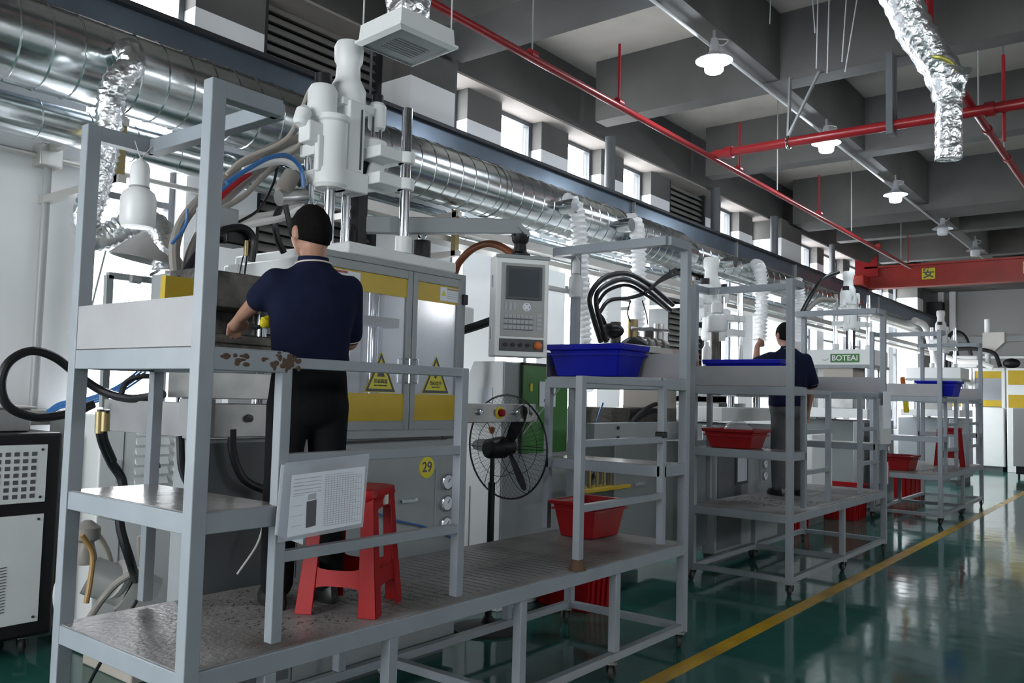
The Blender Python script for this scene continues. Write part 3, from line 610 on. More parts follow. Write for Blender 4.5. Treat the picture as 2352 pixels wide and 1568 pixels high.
def press(Yc, label, doors=True, far=False, X=-3.6, dz=0):
    t = thing('injection_press', (X-.7, Yc, 0), label, 'machine')
    G = 'machine_grey'
    y0, y1 = (Yc-1.05, Yc+.82) if doors else (Yc-.9, Yc+.75)
    # base cabinet
    P_(t, 'base_cabinet', MB().box(X-.15, X, y0, y1, .10, 1.36).box(X-1.3, X-.15, Yc-.27, y1, .10, 1.36), G, bevel=.012)
    P_(t, 'plinth', MB().box(X-1.25, X-.05, Yc-.25, y1-.05, 0, .10).box(X-.14, X-.04, y0+.04, Yc-.25, 0, .10), 'machine_dark')
    P_(t, 'panel_seam', MB().box(X-.001, X+.0015, y0+.62, y0+.626, .12, 1.34).box(X-.001, X+.0015, y0+.63, y1, .60, .606).box(X-.001, X+.0015, y0+.63, y1, 1.265, 1.27), 'key_dark')
    P_(t, 'dark_front', MB().box(X, X+.006, y0+.04, y0+.6, .14, 1.34), 'machine_dark' if not far else G)
    if doors: P_(t, 'base_handle', MB().bar((X+.03, Yc+.29, .97), (X+.03, Yc+.42, .97), .016).box(X, X+.03, Yc+.29, Yc+.305, .96, .98).box(X, X+.03, Yc+.405, Yc+.42, .96, .98), 'chrome')
    gy = Yc+.68 if doors else Yc+.30
    gp = P_(t, 'gauge_panel', MB().box(X, X+.008, gy-.08, gy+.08, .72, 1.14), G, bevel=.005)
    for z in (1.06, .93, .80):
        g = MB().lathe([(.045, 0), (.05, .02), (.05, .03), (.043, .034), (.043, .026)], (X+.006, gy, z), (1, 0, 0), n=20).build('pressure_gauge', 'chrome', gp)
        MB().cyl((X+.03, gy, z), (X+.0365, gy, z), .042, n=20).build('dial', 'paper', g)
        MB().bar((X+.0375, gy, z), (X+.0375, gy+.02, z+.02), .004).build('needle', 'ink', g)
    # crown
    P_(t, 'crown', MB().box(X-1.1, X-.02, Yc-.14 if doors else Yc-.4, Yc+.76 if doors else Yc+.5, 2.37+dz if doors else 2.20+dz, 2.44+dz), 'machine_white', bevel=.012)
    if doors: P_(t, 'crown_block', MB().box(X-1.1, X-.06, Yc-.22, Yc+.0, 2.18, 2.37), 'machine_white', bevel=.012)
    # rear columns
    for y in (Yc-.25, Yc+.15, Yc+.66): P_(t, 'rear_post', MB().box(X-1.0, X-.90, y, y+.1, 1.36, 2.36+dz), 'machine_white')
    injection_unit(t, X-.32 if doors else X-.50, Yc if doors else Yc-.08, dz=dz)
    for dy in ((.09, .67) if doors else ()): 
        P_(t, 'black_cylinder', MB().cyl((X-.30, Yc+dy+.05, 2.44), (X-.30, Yc+dy+.05, 2.60), .062, n=20), 'black')
        eyebolt(t, X-.30, Yc+dy+.05, 2.60, 1.0)
    # open press zone
    if doors:
        P_(t, 'lower_platen', MB().box(X-.35, X+.0, Yc-.98, Yc-.40, 1.55, 1.68), 'platen_steel', bevel=.004)
        P_(t, 'table_beam', MB().box(X+.01, X+.07, y0-.05, Yc-.28, 1.37, 1.53), 'platen_steel', bevel=.004)
        P_(t, 'table_beam', MB().box(X-.8, X+.01, y0-.03, y0+.03, 1.37, 1.53), 'tray_steel', bevel=.004)
        es = P_(t, 'emergency_stop', MB().torus((X+.075, Yc-.60, 1.46), (1, 0, 0), .034, .010), 'yellow_plastic')
        MB().lathe([(.018, 0), (.024, .02), (.022, .035), (0, .038)], (X+.07, Yc-.60, 1.46), (1, 0, 0), n=16).build('button', 'red_plastic', es)
        P_(t, 'push_button', MB().lathe([(.02, 0), (.018, .02), (0, .022)], (X+.07, Yc-.80, 1.46), (1, 0, 0), n=14), 'key_dark')
        P_(t, 'hinge_plate', MB().box(X+.0, X+.075, Yc-1.12, Yc-.98, 1.37, 1.55), 'tray_steel', bevel=.003)
        for z in (1.41, 1.50): P_(t, 'hinge_bolt', MB().cyl((X+.07, Yc-1.06, z), (X+.085, Yc-1.06, z), .011, n=8), 'screw')
        P_(t, 'mold', MB().box(X-.32, X-.04, Yc-.95, Yc-.42, 1.70, 1.82), 'mold_steel', bevel=.006)
        P_(t, 'mold', MB().box(X-.30, X-.08, Yc-.92, Yc-.5, 1.82, 1.87), 'mold_steel', bevel=.006)
        P_(t, 'upper_platen', MB().box(X-.35, X-.10, Yc-1.0, Yc-.42, 2.0, 2.18), 'mold_steel', bevel=.006)
        P_(t, 'mold_backing', MB().box(X-.44, X-.36, Yc-.9, Yc-.42, 1.55, 2.2), 'mold_steel')
        for y in (Yc-.9, Yc-.46): P_(t, 'press_column', MB().cyl((X-.34, y, 1.36), (X-.34, y, 2.2), .03), 'chrome')
    if doors:
        # guard enclosure
        D0, D1, Z0, Z1 = Yc-.46, Yc+.80, 1.36, 2.36
        P_(t, 'guard_frame', MB().box(X-.02, X+.03, D0, D0+.04, Z0, Z1).box(X-.02, X+.03, D1-.04, D1, Z0, Z1).box(X-.02, X+.03, D0+.04, D1-.04, Z1-.035, Z1).box(X-.02, X+.03, D0+.04, D1-.04, Z0-.02, Z0+.025), G, bevel=.003)
        for (a, b) in ((Yc-.42, Yc+.315), (Yc+.32, Yc+.76)):
            dr = P_(t, 'guard_door', MB().box(X+.012, X+.042, a, a+.04, Z0+.03, Z1-.04).box(X+.012, X+.042, b-.04, b, Z0+.03, Z1-.04).box(X+.012, X+.042, a+.04, b-.04, Z1-.09, Z1-.04).box(X+.012, X+.042, a+.04, b-.04, Z0+.03, Z0+.08), G, bevel=.003)
            MB().box(X+.024, X+.028, a+.04, b-.04, Z0+.08, Z1-.09).build('clear_pane', 'acrylic', dr, smooth=False)
            MB().box(X+.029, X+.032, a+.04, b-.04, Z1-.20, Z1-.09).build('yellow_strip', 'yellow_band', dr)
            MB().box(X+.029, X+.032, a+.04, b-.04, Z0+.08, Z0+.235).build('yellow_strip', 'yellow_band', dr)
            for z in (Z0+.15, Z1-.16): MB().box(X+.03, X+.062, b-.01 if b > Yc+.5 else a-.03, b+.03 if b > Yc+.5 else a+.01, z-.032, z+.032).build('hinge', 'black', dr, bevel=.004)
        hd = (Yc+.275, Yc+.345)
        for y in hd: P_(t, 'door_handle', MB().tube([(X+.042, y, 1.66), (X+.075, y, 1.66), (X+.075, y, 1.80), (X+.042, y, 1.80)], .006, n=8, smooth=0), 'chrome')
        for yc, ic in ((Yc+.09, 0), (Yc+.545, 1)):
            zb, hgt, w = 1.605, .22, .115
            tri = lambda s, x: [(x, yc-w*s, zb+hgt*(1-s)*.36), (x, yc+w*s, zb+hgt*(1-s)*.36), (x, yc, zb+hgt-(1-s)*hgt*.64)]
            sg = P_(t, 'warning_sign', MB().prism(tri(1.06, X+.030), (.002, 0, 0)), 'yellow_sign', smooth=False)
            rim = MB()
            A, B = tri(1.0, X+.0335), tri(.80, X+.0335)
            rim.add(A+B, [(0, 1, 4, 3), (1, 2, 5, 4), (2, 0, 3, 5)])
            rim.build('black_border', 'ink', sg, smooth=False)
            if ic == 0:
                MB().prism([(X+.0335, yc-.03, zb+.085), (X+.0335, yc+.03, zb+.085), (X+.0335, yc+.012, zb+.12), (X+.0335, yc+.012, zb+.145), (X+.0335, yc-.012, zb+.145), (X+.0335, yc-.012, zb+.12)], (.001, 0, 0)).build('flask_icon', 'ink', sg, smooth=False)
            else:
                MB().prism([(X+.0335, yc-.018, zb+.10), (X+.0335, yc-.004, zb+.085), (X+.0335, yc+.016, zb+.115), (X+.0335, yc+.018, zb+.145), (X+.0335, yc-.006, zb+.125)], (.001, 0, 0)).build('hand_icon', 'ink', sg, smooth=False)
            text('sign_text', '注意高温' if ic == 0 else '当心夹手', .026, TX(X+.0335, yc, zb+.058), 'ink', sg)
            text('sign_text', 'HIGH TEMPERATURE' if ic == 0 else 'PINCH POINT', .011, TX(X+.0335, yc, zb+.035), 'ink', sg)
        for a, w, rd in ((Yc-.36, .27, 1), (Yc+.56, .16, 0)):
            lb = P_(t, 'notice_label', MB().box(X+.0325, X+.0345, a, a+w, Z1-.185, Z1-.10), 'paper', smooth=False)
            MB().box(X+.035, X+.0356, a+(0 if rd else .06), a+w*(.65 if rd else .98), Z1-.115, Z1-.103).build('red_heading' if rd else 'heading', 'red_dark' if rd else 'hose_tan', lb, smooth=False)
            k = a+w-.05 if rd else a+.03
            MB().prism([(X+.035, k-.022, Z1-.155), (X+.035, k+.022, Z1-.155), (X+.035, k, Z1-.118)], (.0006, 0, 0)).build('small_triangle', 'yellow_sign', lb, smooth=False)
            ln = MB()
            for q in range(4): ln.box(X+.035, X+.0355, a+(.01 if rd else .06), a+w*(.6 if rd else .95), Z1-.13-q*.012, Z1-.126-q*.012)
            ln.build('print_lines', 'ink_light', lb, smooth=False)
        # what is seen through the doors
        P_(t, 'inner_column', MB().cyl((X-.45, Yc+.02, 1.36), (X-.45, Yc+.02, 2.36), .05), 'chrome')
        P_(t, 'inner_column', MB().cyl((X-.45, Yc+.48, 1.36), (X-.45, Yc+.48, 2.36), .05), 'chrome')
        P_(t, 'inner_beam', MB().box(X-.5, X-.38, Yc-.1, Yc+.62, 2.02, 2.08), 'machine_grey')
        P_(t, 'inner_panel', MB().box(X-.9, X-.86, Yc-.3, Yc+.7, 1.36, 1.75), 'machine_white')
        P_(t, 'side_panel', MB().box(X-1.1, X-.02, D1-.02, D1, 1.36, 2.36), 'machine_white')
        P_(t, 'gas_strut', MB().cyl((X+.045, Yc-.35, 1.325), (X+.045, Yc+.7, 1.335), .006).cyl((X+.045, Yc-.36, 1.325), (X+.045, Yc-.31, 1.325), .011).cyl((X+.045, Yc+.6, 1.334), (X+.045, Yc+.64, 1.334), .010), 'screw')
    else:
        P_(t, 'crown_lip', MB().box(X-1.12, X, Yc-.42, Yc+.5, 2.155+dz, 2.20+dz), 'machine_grey')
        if not dz and not far:
            yp = Yc-.402
            bd = P_(t, 'name_plate', MB().box(-4.23, -3.80, yp-.006, yp, 2.24, 2.37), 'green_panel')
            MB().box(-4.37, -4.23, yp-.006, yp+.001, 2.24, 2.37).build('plate_end', 'machine_white', bd)
            MB().tube([(-4.35, yp-.008, 2.28), (-4.30, yp-.008, 2.275), (-4.255, yp-.008, 2.30)], .006, n=5).build('swoosh', 'ink_light', bd)
            text('name', 'BOTEAI', .115, TYn(-4.015, yp-.0075, 2.305), 'machine_white', bd)
        MB().box(X-.75, X-.3, Yc-.38, Yc+.2, 1.93+dz*.7, 2.155+dz).build('ram_block', 'hose_beige', t, bevel=.01)
        MB().box(X-.85, X-.2, Yc-.40, Yc+.3, 1.86+dz*.7, 1.93+dz*.7).build('ram_plate', 'platen_steel', t, bevel=.005)
        P_(t, 'work_table', MB().box(X-1.1, X+.04, Yc-.85, Yc+.5, 1.40, 1.54), 'machine_white', bevel=.006)
        P_(t, 'lower_mold', MB().box(X-.75, X-.3, Yc-.38, Yc+.2, 1.54, 1.70), 'platen_steel', bevel=.006)
        for x_ in (X-.12, X-.95):
            for y in (Yc-.30, Yc+.4): P_(t, 'press_column', MB().cyl((x_, y, 1.5), (x_, y, 2.2+dz), .045), 'chrome')
    return t
m29 = press(3.24, 'grey injection press numbered 29, behind the nearest platform')
st = MB().cyl((-3.6, 3.76, 1.155), (-3.594, 3.76, 1.155), .064, n=32).build('number_sticker', 'yellow_sign', m29)
text('number', '29', .085, TX(-3.5935, 3.76, 1.155), 'ink', st)
MB().tube([(-3.585, 3.15, 1.0), (-3.57, 3.45, .88), (-3.58, 3.75, .80), (-3.585, 4.02, .70)], .006, n=8).build('blue_hose', 'hose_blue', m29)
MB().tube([(-3.58, 2.12, 1.38), (-3.56, 2.14, 1.2), (-3.5, 2.25, 1.05), (-3.52, 2.6, .98)], .018, n=10).build('black_hose', 'black_rubber', m29)
MB().tube([(-3.54,2.362,1.409), (-3.54,2.373,1.296), (-3.53,2.432,1.17), (-3.52,2.577,1.099)], .02, n=10).build('black_hose', 'black_rubber', m29)
# things on the press frame near the worker
MB().box(-3.60, -3.56, 2.0, 2.24, 1.98, 2.1).build('yellow_plate', 'yellow_band', m29)
m30 = press(8.75, 'grey injection press standing behind the second platform', doors=False, dz=-.5)
MB().box(-4.25, -3.66, 6.05, 7.80, .20, 1.22).build('side_base', 'machine_base', m30, bevel=.012)
MB().box(-3.67, -3.64, 6.36, 6.52, .86, .89).build('base_handle', 'chrome', m30)
m31 = press(13.72, 'white injection press with a green name plate, behind the third platform', doors=False)
MB().box(-3.6, -3.58, 8.3, 8.6, .75, 1.12).build('checklist_board', 'key_dark', m30); MB().box(-3.579, -3.577, 8.33, 8.57, .78, 1.1).build('checklist', 'paper', m30)

# ============================================================ CONTROL PANEL ON SWING ARM
def pendant_panel(base, rz, label, size=(.36, .16, .66)):
    w, d, h = size; x, y, z = base
    t = thing('control_panel', base, label, 'control panel', rz=rz)
    MBw = lambda mb, n, m, p=t, **k: mb.build(n, m, p, world=False, **k)   # local: +x is the face, y across, z down from the top
    MBw(MB().box(-d, 0, -w/2, w/2, -h, 0), 'housing', 'machine_white', bevel=.008)
    MBw(MB().box(-.002, .012, -w/2-.004, w/2+.004, -.02, .004), 'top_trim', 'machine_grey', bevel=.003)
    MBw(MB().box(0, .004, -w/2+.035, w/2-.03, -h+.13, -.05), 'fascia', 'panel_grey', bevel=.002)
    sc = MBw(MB().box(.004, .012, -.115, .13, -.29, -.07), 'screen_bezel', 'key_dark', bevel=.004)
    MB().box(.012, .0135, -.095, .11, -.27, -.09).build('screen', 'screen', sc, world=False)
    MBw(MB().cyl((.004, .03, -.335), (.007, .03, -.335), .028, n=24), 'jog_pad', 'paper')
    for q in range(4): MBw(MB().box(.004, .007, .03+.018*math.cos(q*H)-.004, .03+.018*math.cos(q*H)+.004, -.335+.018*math.sin(q*H)-.004, -.335+.018*math.sin(q*H)+.004), 'arrow_key', 'key_dark')
    for z0 in (-.41, -.445, -.48):
        for k in range(7): MBw(MB().box(.004, .008, -.12+k*.028, -.097+k*.028, z0, z0+.022), 'key', 'ink_light')
        MBw(MB().box(.004, .0055, -.125, .075, z0-.008, z0-.003), 'key_row_line', 'ink', smooth=False)
    for q in range(4): MBw(MB().box(.004, .008, .10, .135, -.40-q*.028, -.38-q*.028), 'side_key', 'ink_light')
    for q in range(3): MBw(MB().box(.004, .007, -.12+q*.03, -.10+q*.03, -.36, -.31), 'soft_key', 'ink_light')
    MBw(MB().box(0, .006, -w/2+.03, w/2-.03, -h+.035, -h+.115), 'button_strip', 'key_dark', bevel=.002)
    for q in range(4): MBw(MB().cyl((.006, -.11+q*.05, -h+.075), (.014, -.11+q*.05, -h+.075), .013, n=16), 'black_button', 'black')
    MBw(MB().lathe([(.025, 0), (.028, .012), (.02, .03), (0, .034)], (.006, .11, -h+.075), (1, 0, 0), n=20), 'emergency_knob', 'orange')
    for z0 in (-.16, -.5): MBw(MB().box(-.06, -.045, -w/2-.012, -w/2, z0-.05, z0+.03), 'side_hinge', 'chrome')
    MBw(MB().lathe([(.07, 0), (.07, .02), (.045, .04), (.04, .09), (.055, .11), (.06, .15)], (-.08, 0, 0), n=18), 'swivel', 'black')
    return t
cp = pendant_panel((-3.36, 4.36, 2.515), math.radians(-36), 'grey operator control panel with a dark screen, hanging from a swing arm')
MB().bar((-.08, 0, .17), (-.08, .02, .19), .1).build('arm_end', 'machine_grey', cp, world=False)
am = thing('swing_arm', (-3.9, 3.5, 2.6), 'flat grey swing arm reaching over to the control panel', 'arm')
MB().bar((-3.88, 3.36, 2.60), (-3.43, 4.40, 2.72), .075, .10).build('arm_bar', 'machine_grey', am, bevel=.006)
MB().cyl((-3.88, 3.36, 2.40), (-3.88, 3.36, 2.56), .05).build('pivot', 'black', am)
MB().tube([(-3.95,4.342,2.426), (-3.9,4.337,2.513), (-3.8,4.355,2.598), (-3.7,4.397,2.632), (-3.6,4.417,2.608), (-3.5,4.435,2.546)], .026, n=12).build('brown_hose', 'hose_brown', am)

# ============================================================ FAN
fan = thing('pedestal_fan', (-3.75, 4.62, 0), 'large black pedestal fan with a wire guard, seen from behind', 'fan')
fc = Vector((-3.75, 4.73, 1.24)); ax = Vector((.05, 1, .04)).normalized()
_, fa, fb = frame(ax)
MB().torus(fc, ax, .365, .007, 48, 6).build('guard_rim', 'black', fan)
gw = MB()
for k in range(60):
    a = 2*math.pi*k/60; e = fa*math.cos(a)+fb*math.sin(a)
    for s, dd in ((-1, .10), (1, .11)):
        gw.tube([fc+ax*s*dd+e*.05, fc+ax*s*(dd-.005)+e*.18, fc+ax*s*dd*.65+e*.31, fc+e*.365], .0009 if k % 10 else .003, n=4, smooth=2)
for s in (-1, 1): gw.torus(fc+ax*s*.09, ax, .2, .0022, 36, 4)
o = gw.build('guard_wires', 'black', fan); o['kind'] = 'stuff'
MB().cyl(fc-ax*.19, fc-ax*.05, .068, .078, 20).cyl(fc-ax*.21, fc-ax*.19, .045, .068, 20).build('motor', 'black', fan)
hb = MB().cyl(fc-ax*.03, fc+ax*.04, .06, n=20).build('hub', 'black', fan)
for k in range(3):
    a = 2*math.pi*k/3+.55+.5; e = fa*math.cos(a)+fb*math.sin(a); g = ax.cross(e)
    P0 = []
    for rr, w, tw in ((.05, .03, .5), (.14, .042, .42), (.25, .046, .34), (.31, .034, .3), (.335, .014, .28)):
        c = fc+e*rr; wv = g*math.cos(tw)+ax*math.sin(tw)
        P0.append([c-wv*w+ax*.003, c+wv*w+ax*.003, c+wv*w-ax*.003, c-wv*w-ax*.003])
    MB().loft(P0).build('blade', 'black', fan)
pb_ = fc-ax*.15
MB().cyl((pb_.x, pb_.y, .02), (pb_.x, pb_.y, 1.0), .024).cyl((pb_.x, pb_.y, .95), (pb_.x, pb_.y, 1.18), .016).build('pole', 'black', fan)
MB().lathe([(.24, 0), (.24, .015), (.05, .05), (.03, .09)], (pb_.x, pb_.y, 0), n=28).build('base', 'black', fan)

# ============================================================ ELECTRICAL CABINET WITH GREEN DOOR
ec = thing('electrical_cabinet', (-4.4, 5.4, 0), 'grey electrical cabinet with a green door, behind the fan', 'cabinet')
MB().prism([(-4.85, 4.98, 0), (-4.0, 4.98, 0), (-4.0, 4.98, 1.86), (-4.30, 4.98, 1.86), (-4.72, 4.98, 1.05), (-4.85, 4.98, 1.0)], (0, .85, 0)).build('cabinet_body', 'machine_white', ec, bevel=.008)
MB().box(-4.0, -3.99, 4.985, 5.825, .05, 1.85).build('front_face', 'machine_grey', ec)
gd = MB().box(-3.99, -3.975, 5.17, 5.80, 1.16, 1.86).build('green_door', 'green_panel', ec, bevel=.004)
fr = MB().box(-3.976, -3.970, 5.17, 5.19, 1.16, 1.86).box(-3.976, -3.970, 5.17, 5.80, 1.84, 1.86).build('door_edge', 'black', gd)
MB().box(-3.975, -3.965, 5.40, 5.62, 1.52, 1.72).build('white_switch_box', 'paper', gd, bevel=.003)
MB().box(-3.966, -3.960, 5.46, 5.48, 1.56, 1.58).build('switch', 'key_dark', gd)
MB().box(-3.975, -3.968, 5.28, 5.31, 1.64, 1.70).build('small_symbol', 'yellow_sign', gd)
MB().box(-3.975, -3.95, 5.45, 5.47, 1.34, 1.39).build('door_latch', 'chrome', gd)
MB().box(-4.25, -4.1, 4.976, 4.98, 1.50, 1.66).build('label_sheet', 'paper', ec)
MB().cyl((-4.1, 4.985, 1.32), (-4.1, 4.97, 1.36), .02).build('orange_cap', 'orange', ec)
MB().box(-4.6, -4.3, 4.972, 4.98, .15, .9).build('vent_panel', 'machine_white', ec)
for k in range(16): MB().box(-4.5, -4.38, 4.95, 4.974, .18+k*.055, .192+k*.055).build('louvre', 'machine_white', ec)
MB().tube([(-3.98, 5.2, 1.3), (-3.9, 5.35, 1.5), (-3.7, 5.4, 1.75), (-3.5, 5.3, 1.92)], .006, n=6).build('white_cord', 'cable_pale', ec)
eb = thing('operator_bar', (-3.62, 4.45, 1.5), 'steel operator bar with a red emergency button, in front of the fan guard', 'control bar')
MB().box(-3.66, -3.60, 4.12, 4.86, 1.42, 1.545).build('bar', 'platen_steel', eb, bevel=.004)
MB().box(-4.9, -3.66, 4.90, 4.96, 1.42, 1.5).build('bar_support', 'platen_steel', eb)
e_ = MB().torus((-3.60, 4.45, 1.485), (1, 0, 0), .032, .011).build('emergency_stop', 'yellow_plastic', eb)
MB().lathe([(.02, 0), (.026, .02), (.024, .035), (0, .04)], (-3.6, 4.45, 1.485), (1, 0, 0), n=16).build('button', 'red_plastic', e_)
for y in (4.24, 4.62): MB().lathe([(.022, 0), (.02, .02), (.012, .022), (0, .024)], (-3.6, y, 1.49), (1, 0, 0), n=14).build('push_button', 'chrome', eb)
MB().cyl((-3.63, 4.80, 1.48), (-3.595, 4.80, 1.48), .014).build('bolt', 'screw', eb)
# white oil tank and pole behind the control panel
wt = thing('white_tank_unit', (-4.3, 4.6, 0), 'white hydraulic box on a pole between the press and the control panel', 'machine part')
MB().box(-4.75, -4.45, 4.85, 5.15, 2.12, 2.30).build('tank', 'machine_white', wt, bevel=.015)
MB().cyl((-4.6, 4.95, 0), (-4.6, 4.95, 2.12), .022).build('pole', 'machine_white', wt)
MB().cyl((-4.65, 4.98, 2.30), (-4.65, 4.98, 2.46), .018).cyl((-4.65, 4.98, 2.46), (-4.65, 4.98, 2.49), .035).build('tap', 'brass', wt)
MB().tube([(-4.6, 4.6, 1.98), (-4.5, 4.75, 2.03), (-4.3, 4.95, 2.12), (-4.1, 5.05, 2.2)], .035, n=10).build('black_duct', 'black_rubber', wt)
MB().tube([(-4.35, 4.86, 2.12), (-4.32, 4.84, 1.9), (-4.33, 4.85, 1.6), (-4.35, 4.85, 1.4)], .02, n=8).build('black_hose', 'black_rubber', wt)

# ============================================================ CRATES AND BINS
def crate(name, label, x0, x1, y0, y1, z, h, m, cat='crate', group=None, flare=.045, ribs=0, rim=.03):
    t = thing(name, ((x0+x1)/2, (y0+y1)/2, z), label, cat, group)
    fl = flare
    def q(e, zz): return [Vector((x0-e, y0-e, zz)), Vector((x1+e, y0-e, zz)), Vector((x1+e, y1+e, zz)), Vector((x0-e, y1+e, zz))]
    zt = z+h
    b_ = MB().loft([q(0, z), q(fl*.85, zt-rim), q(fl*.85+.018, zt-rim), q(fl+.018, zt), q(fl, zt), q(fl-.006, zt-.002), q(-.004, z+.006)])
    b_.build('crate_body', m, t, bevel=.006)
    rb = MB().loft([q(fl*.8, zt-rim-.035), q(fl*.8+.010, zt-rim-.035), q(fl*.83+.010, zt-rim-.022), q(fl*.83, zt-rim-.022)], cap=False).build('lip_rib', m, t)
    for k in range(ribs):
        for (a, c, s) in ((y0, y1, 1),):
            y = a+(c-a)*(k+.5)/ribs
            MB().prism([(x1, y-.008, z+.02), (x1+.016, y-.008, z+.02), (x1+fl*.8+.016, y-.008, zt-rim-.03), (x1+fl*.8, y-.008, zt-rim-.03)], (0, .016, 0)).build('rib', m, t)
        x = x0+(x1-x0)*(k+.5)/ribs
        MB().prism([(x-.008, y0, z+.02), (x-.008, y0-.016, z+.02), (x-.008, y0-fl*.8-.016, zt-rim-.03), (x-.008, y0-fl*.8, zt-rim-.03)], (.016, 0, 0)).build('rib', m, t)
    return t
crate('blue_crate', 'large blue plastic crate on the right end of the nearest platform', -3.38, -2.90, 4.80, 5.07, 1.745, .215, 'blue_plastic', rim=.04)
b2 = crate('blue_tray', 'shallow blue plastic tray on the left end table of the second platform', -3.32, -2.72, 7.12, 7.36, 1.745, .225, 'blue_plastic', rim=.04)
b3 = crate('blue_crate', 'small blue crate on the third platform', -2.84, -2.44, 12.8, 13.25, 1.745, .21, 'blue_plastic')
crate('red_crate', 'red plastic crate standing on the deck of the nearest platform', -3.28, -3.03, 4.74, 5.06, .677, .24, 'red_dark')
bb = crate('red_basket', 'red basket holding a clear plastic bag on the shelf of the second platform', -3.32, -2.95, 7.12, 7.40, 1.19, .17, 'red_dark')
bag = MB(); random.seed(11)
rings = []
for j in range(9):
    a = math.pi*(j+.1)/8.2; rings.append([Vector((-3.12+.13*math.sin(a)*math.cos(2*math.pi*i/14)*(1+random.uniform(-.18, .18)), 7.24+.11*math.sin(a)*math.sin(2*math.pi*i/14)*(1+random.uniform(-.18, .18)), 1.33-.10*math.cos(a)+random.uniform(-.012, .012))) for i in range(14)])
tag(bag.loft(rings).build('plastic_bag', 'sleeve', ang=80), 'crumpled clear plastic bag bulging out of the red basket', 'bag')
crate('red_crate', 'dark red crate on the deck of the third platform', -3.36, -3.06, 13.05, 13.5, .677, .21, 'red_dark')
crate('red_crate', 'ribbed red crate on the floor seen under the nearest deck', -3.95, -3.50, 5.42, 5.78, .0, .31, 'red_plastic', ribs=5, flare=.02)
crate('red_crate', 'ribbed red crate on the floor seen under the second deck, nearer one', -4.25, -3.8, 10.5, 11.1, 0, .33, 'red_plastic', ribs=5, flare=.02)
crate('red_crate', 'ribbed red crate on the floor behind the right end of the second platform', -4.10, -3.55, 12.2, 12.75, 0, .48, 'red_plastic', ribs=5, flare=.02)
crate('red_crate', 'red crate on the floor seen under the third deck', -4.2, -3.75, 16.0, 17.2, 0, .5, 'red_plastic', ribs=4, flare=.02)

# ============================================================ STOOLS
def stool(x, y, z, rz, label, h=.50, sb=.172, st=.135):
    t = thing('plastic_stool', (x, y, z), label, 'stool', rz=rz)
    R_ = 'red_plastic'
    def s_at(zz): return sb+(st-sb)*zz/h
    def corner(sx, sy, zz, e=0): s_ = s_at(zz)-e; return Vector((sx*s_, sy*s_, zz))
    seat = MB()
    def rr(s_, zz, k=.03):
        P = []
        for cx, cy, a0 in ((1, 1, 0), (-1, 1, H), (-1, -1, 2*H), (1, -1, 3*H)):
            for j in range(4):
                a = a0+H*j/3; P.append(Vector((cx*(s_-k)+k*math.cos(a), cy*(s_-k)+k*math.sin(a), zz)))
        return P
    seat.loft([rr(st-.004, h-.075), rr(st+.012, h-.035), rr(st+.008, h-.006), rr(st-.012, h), rr(st-.03, h-.001)])
    seat.build('seat', R_, t, world=False)
    for sx in (-1, 1):
        for sy in (-1, 1):
            lg = MB()
            for axis in (0, 1):
                wt, wb = .052, .078; th = .006
                ring = []
                for zz in (0, h*.5, h-.03):
                    w = wb+(wt-wb)*zz/h; c = corner(sx, sy, zz)
                    if zz == 0: c = c+Vector((sx*.006, sy*.006, 0))
                    if axis == 0: ring.append([c, c+Vector((-sx*w, 0, 0)), c+Vector((-sx*w, -sy*th, 0)), c+Vector((0, -sy*th, 0))])
                    else: ring.append([c, c+Vector((0, -sy*w, 0)), c+Vector((-sx*th, -sy*w, 0)), c+Vector((-sx*th, 0, 0))])
                lg.loft(ring)
            lg.build('leg', R_, t, world=False, bevel=.004)
    for k in range(4):
        T = Matrix.Rotation(k*H, 4, 'Z')
        b_ = MB(T)
        def arch(z0, z1, zarc, up):   # panel between the legs with one curved edge
            n = 10; top = []; bot = []
            for i in range(n+1):
                tt = -1+2*i/n; e = 1-(abs(tt)**4)
                if up: zt_ = z1; zb_ = z0+zarc*e
                else: zt_ = z1-zarc*e; zb_ = z0+zarc*e
                top.append(Vector((s_at(zt_)-.002, tt*(s_at(zt_)-.03), zt_))); bot.append(Vector((s_at(zb_)-.002, tt*(s_at(zb_)-.03), zb_)))
            vs = top+bot; vs2 = [v+Vector((-.005, 0, 0)) for v in vs]; m = len(vs)
            fs = []
            for i in range(n):
                fs += [(i, i+1, n+1+i+1, n+1+i), (m+i, m+n+1+i, m+n+1+i+1, m+i+1), (i, m+i, m+i+1, i+1), (n+1+i, n+1+i+1, m+n+1+i+1, m+n+1+i)]
            b_.add(vs+vs2, fs)
        arch(h*.16, h*.42, .035, False)
        b_.build('cross_panel', R_, t, world=False)
        b_ = MB(T); arch(h*.80, h-.02, .02, True); b_.build('apron', R_, t, world=False)
    MB().box(st+.004, st+.0145, -.02, .02, h-.075, h-.035).build('size_sticker', 'cable_pale', t, world=False)
    return t
stool(-2.83, 2.51, .676, math.radians(28), 'bright red plastic stool standing on the nearest platform deck', h=.52)
stool(-2.88, 14.9, .676, math.radians(10), 'red plastic stool on the deck of the farthest platform', h=.60, sb=.215, st=.17)

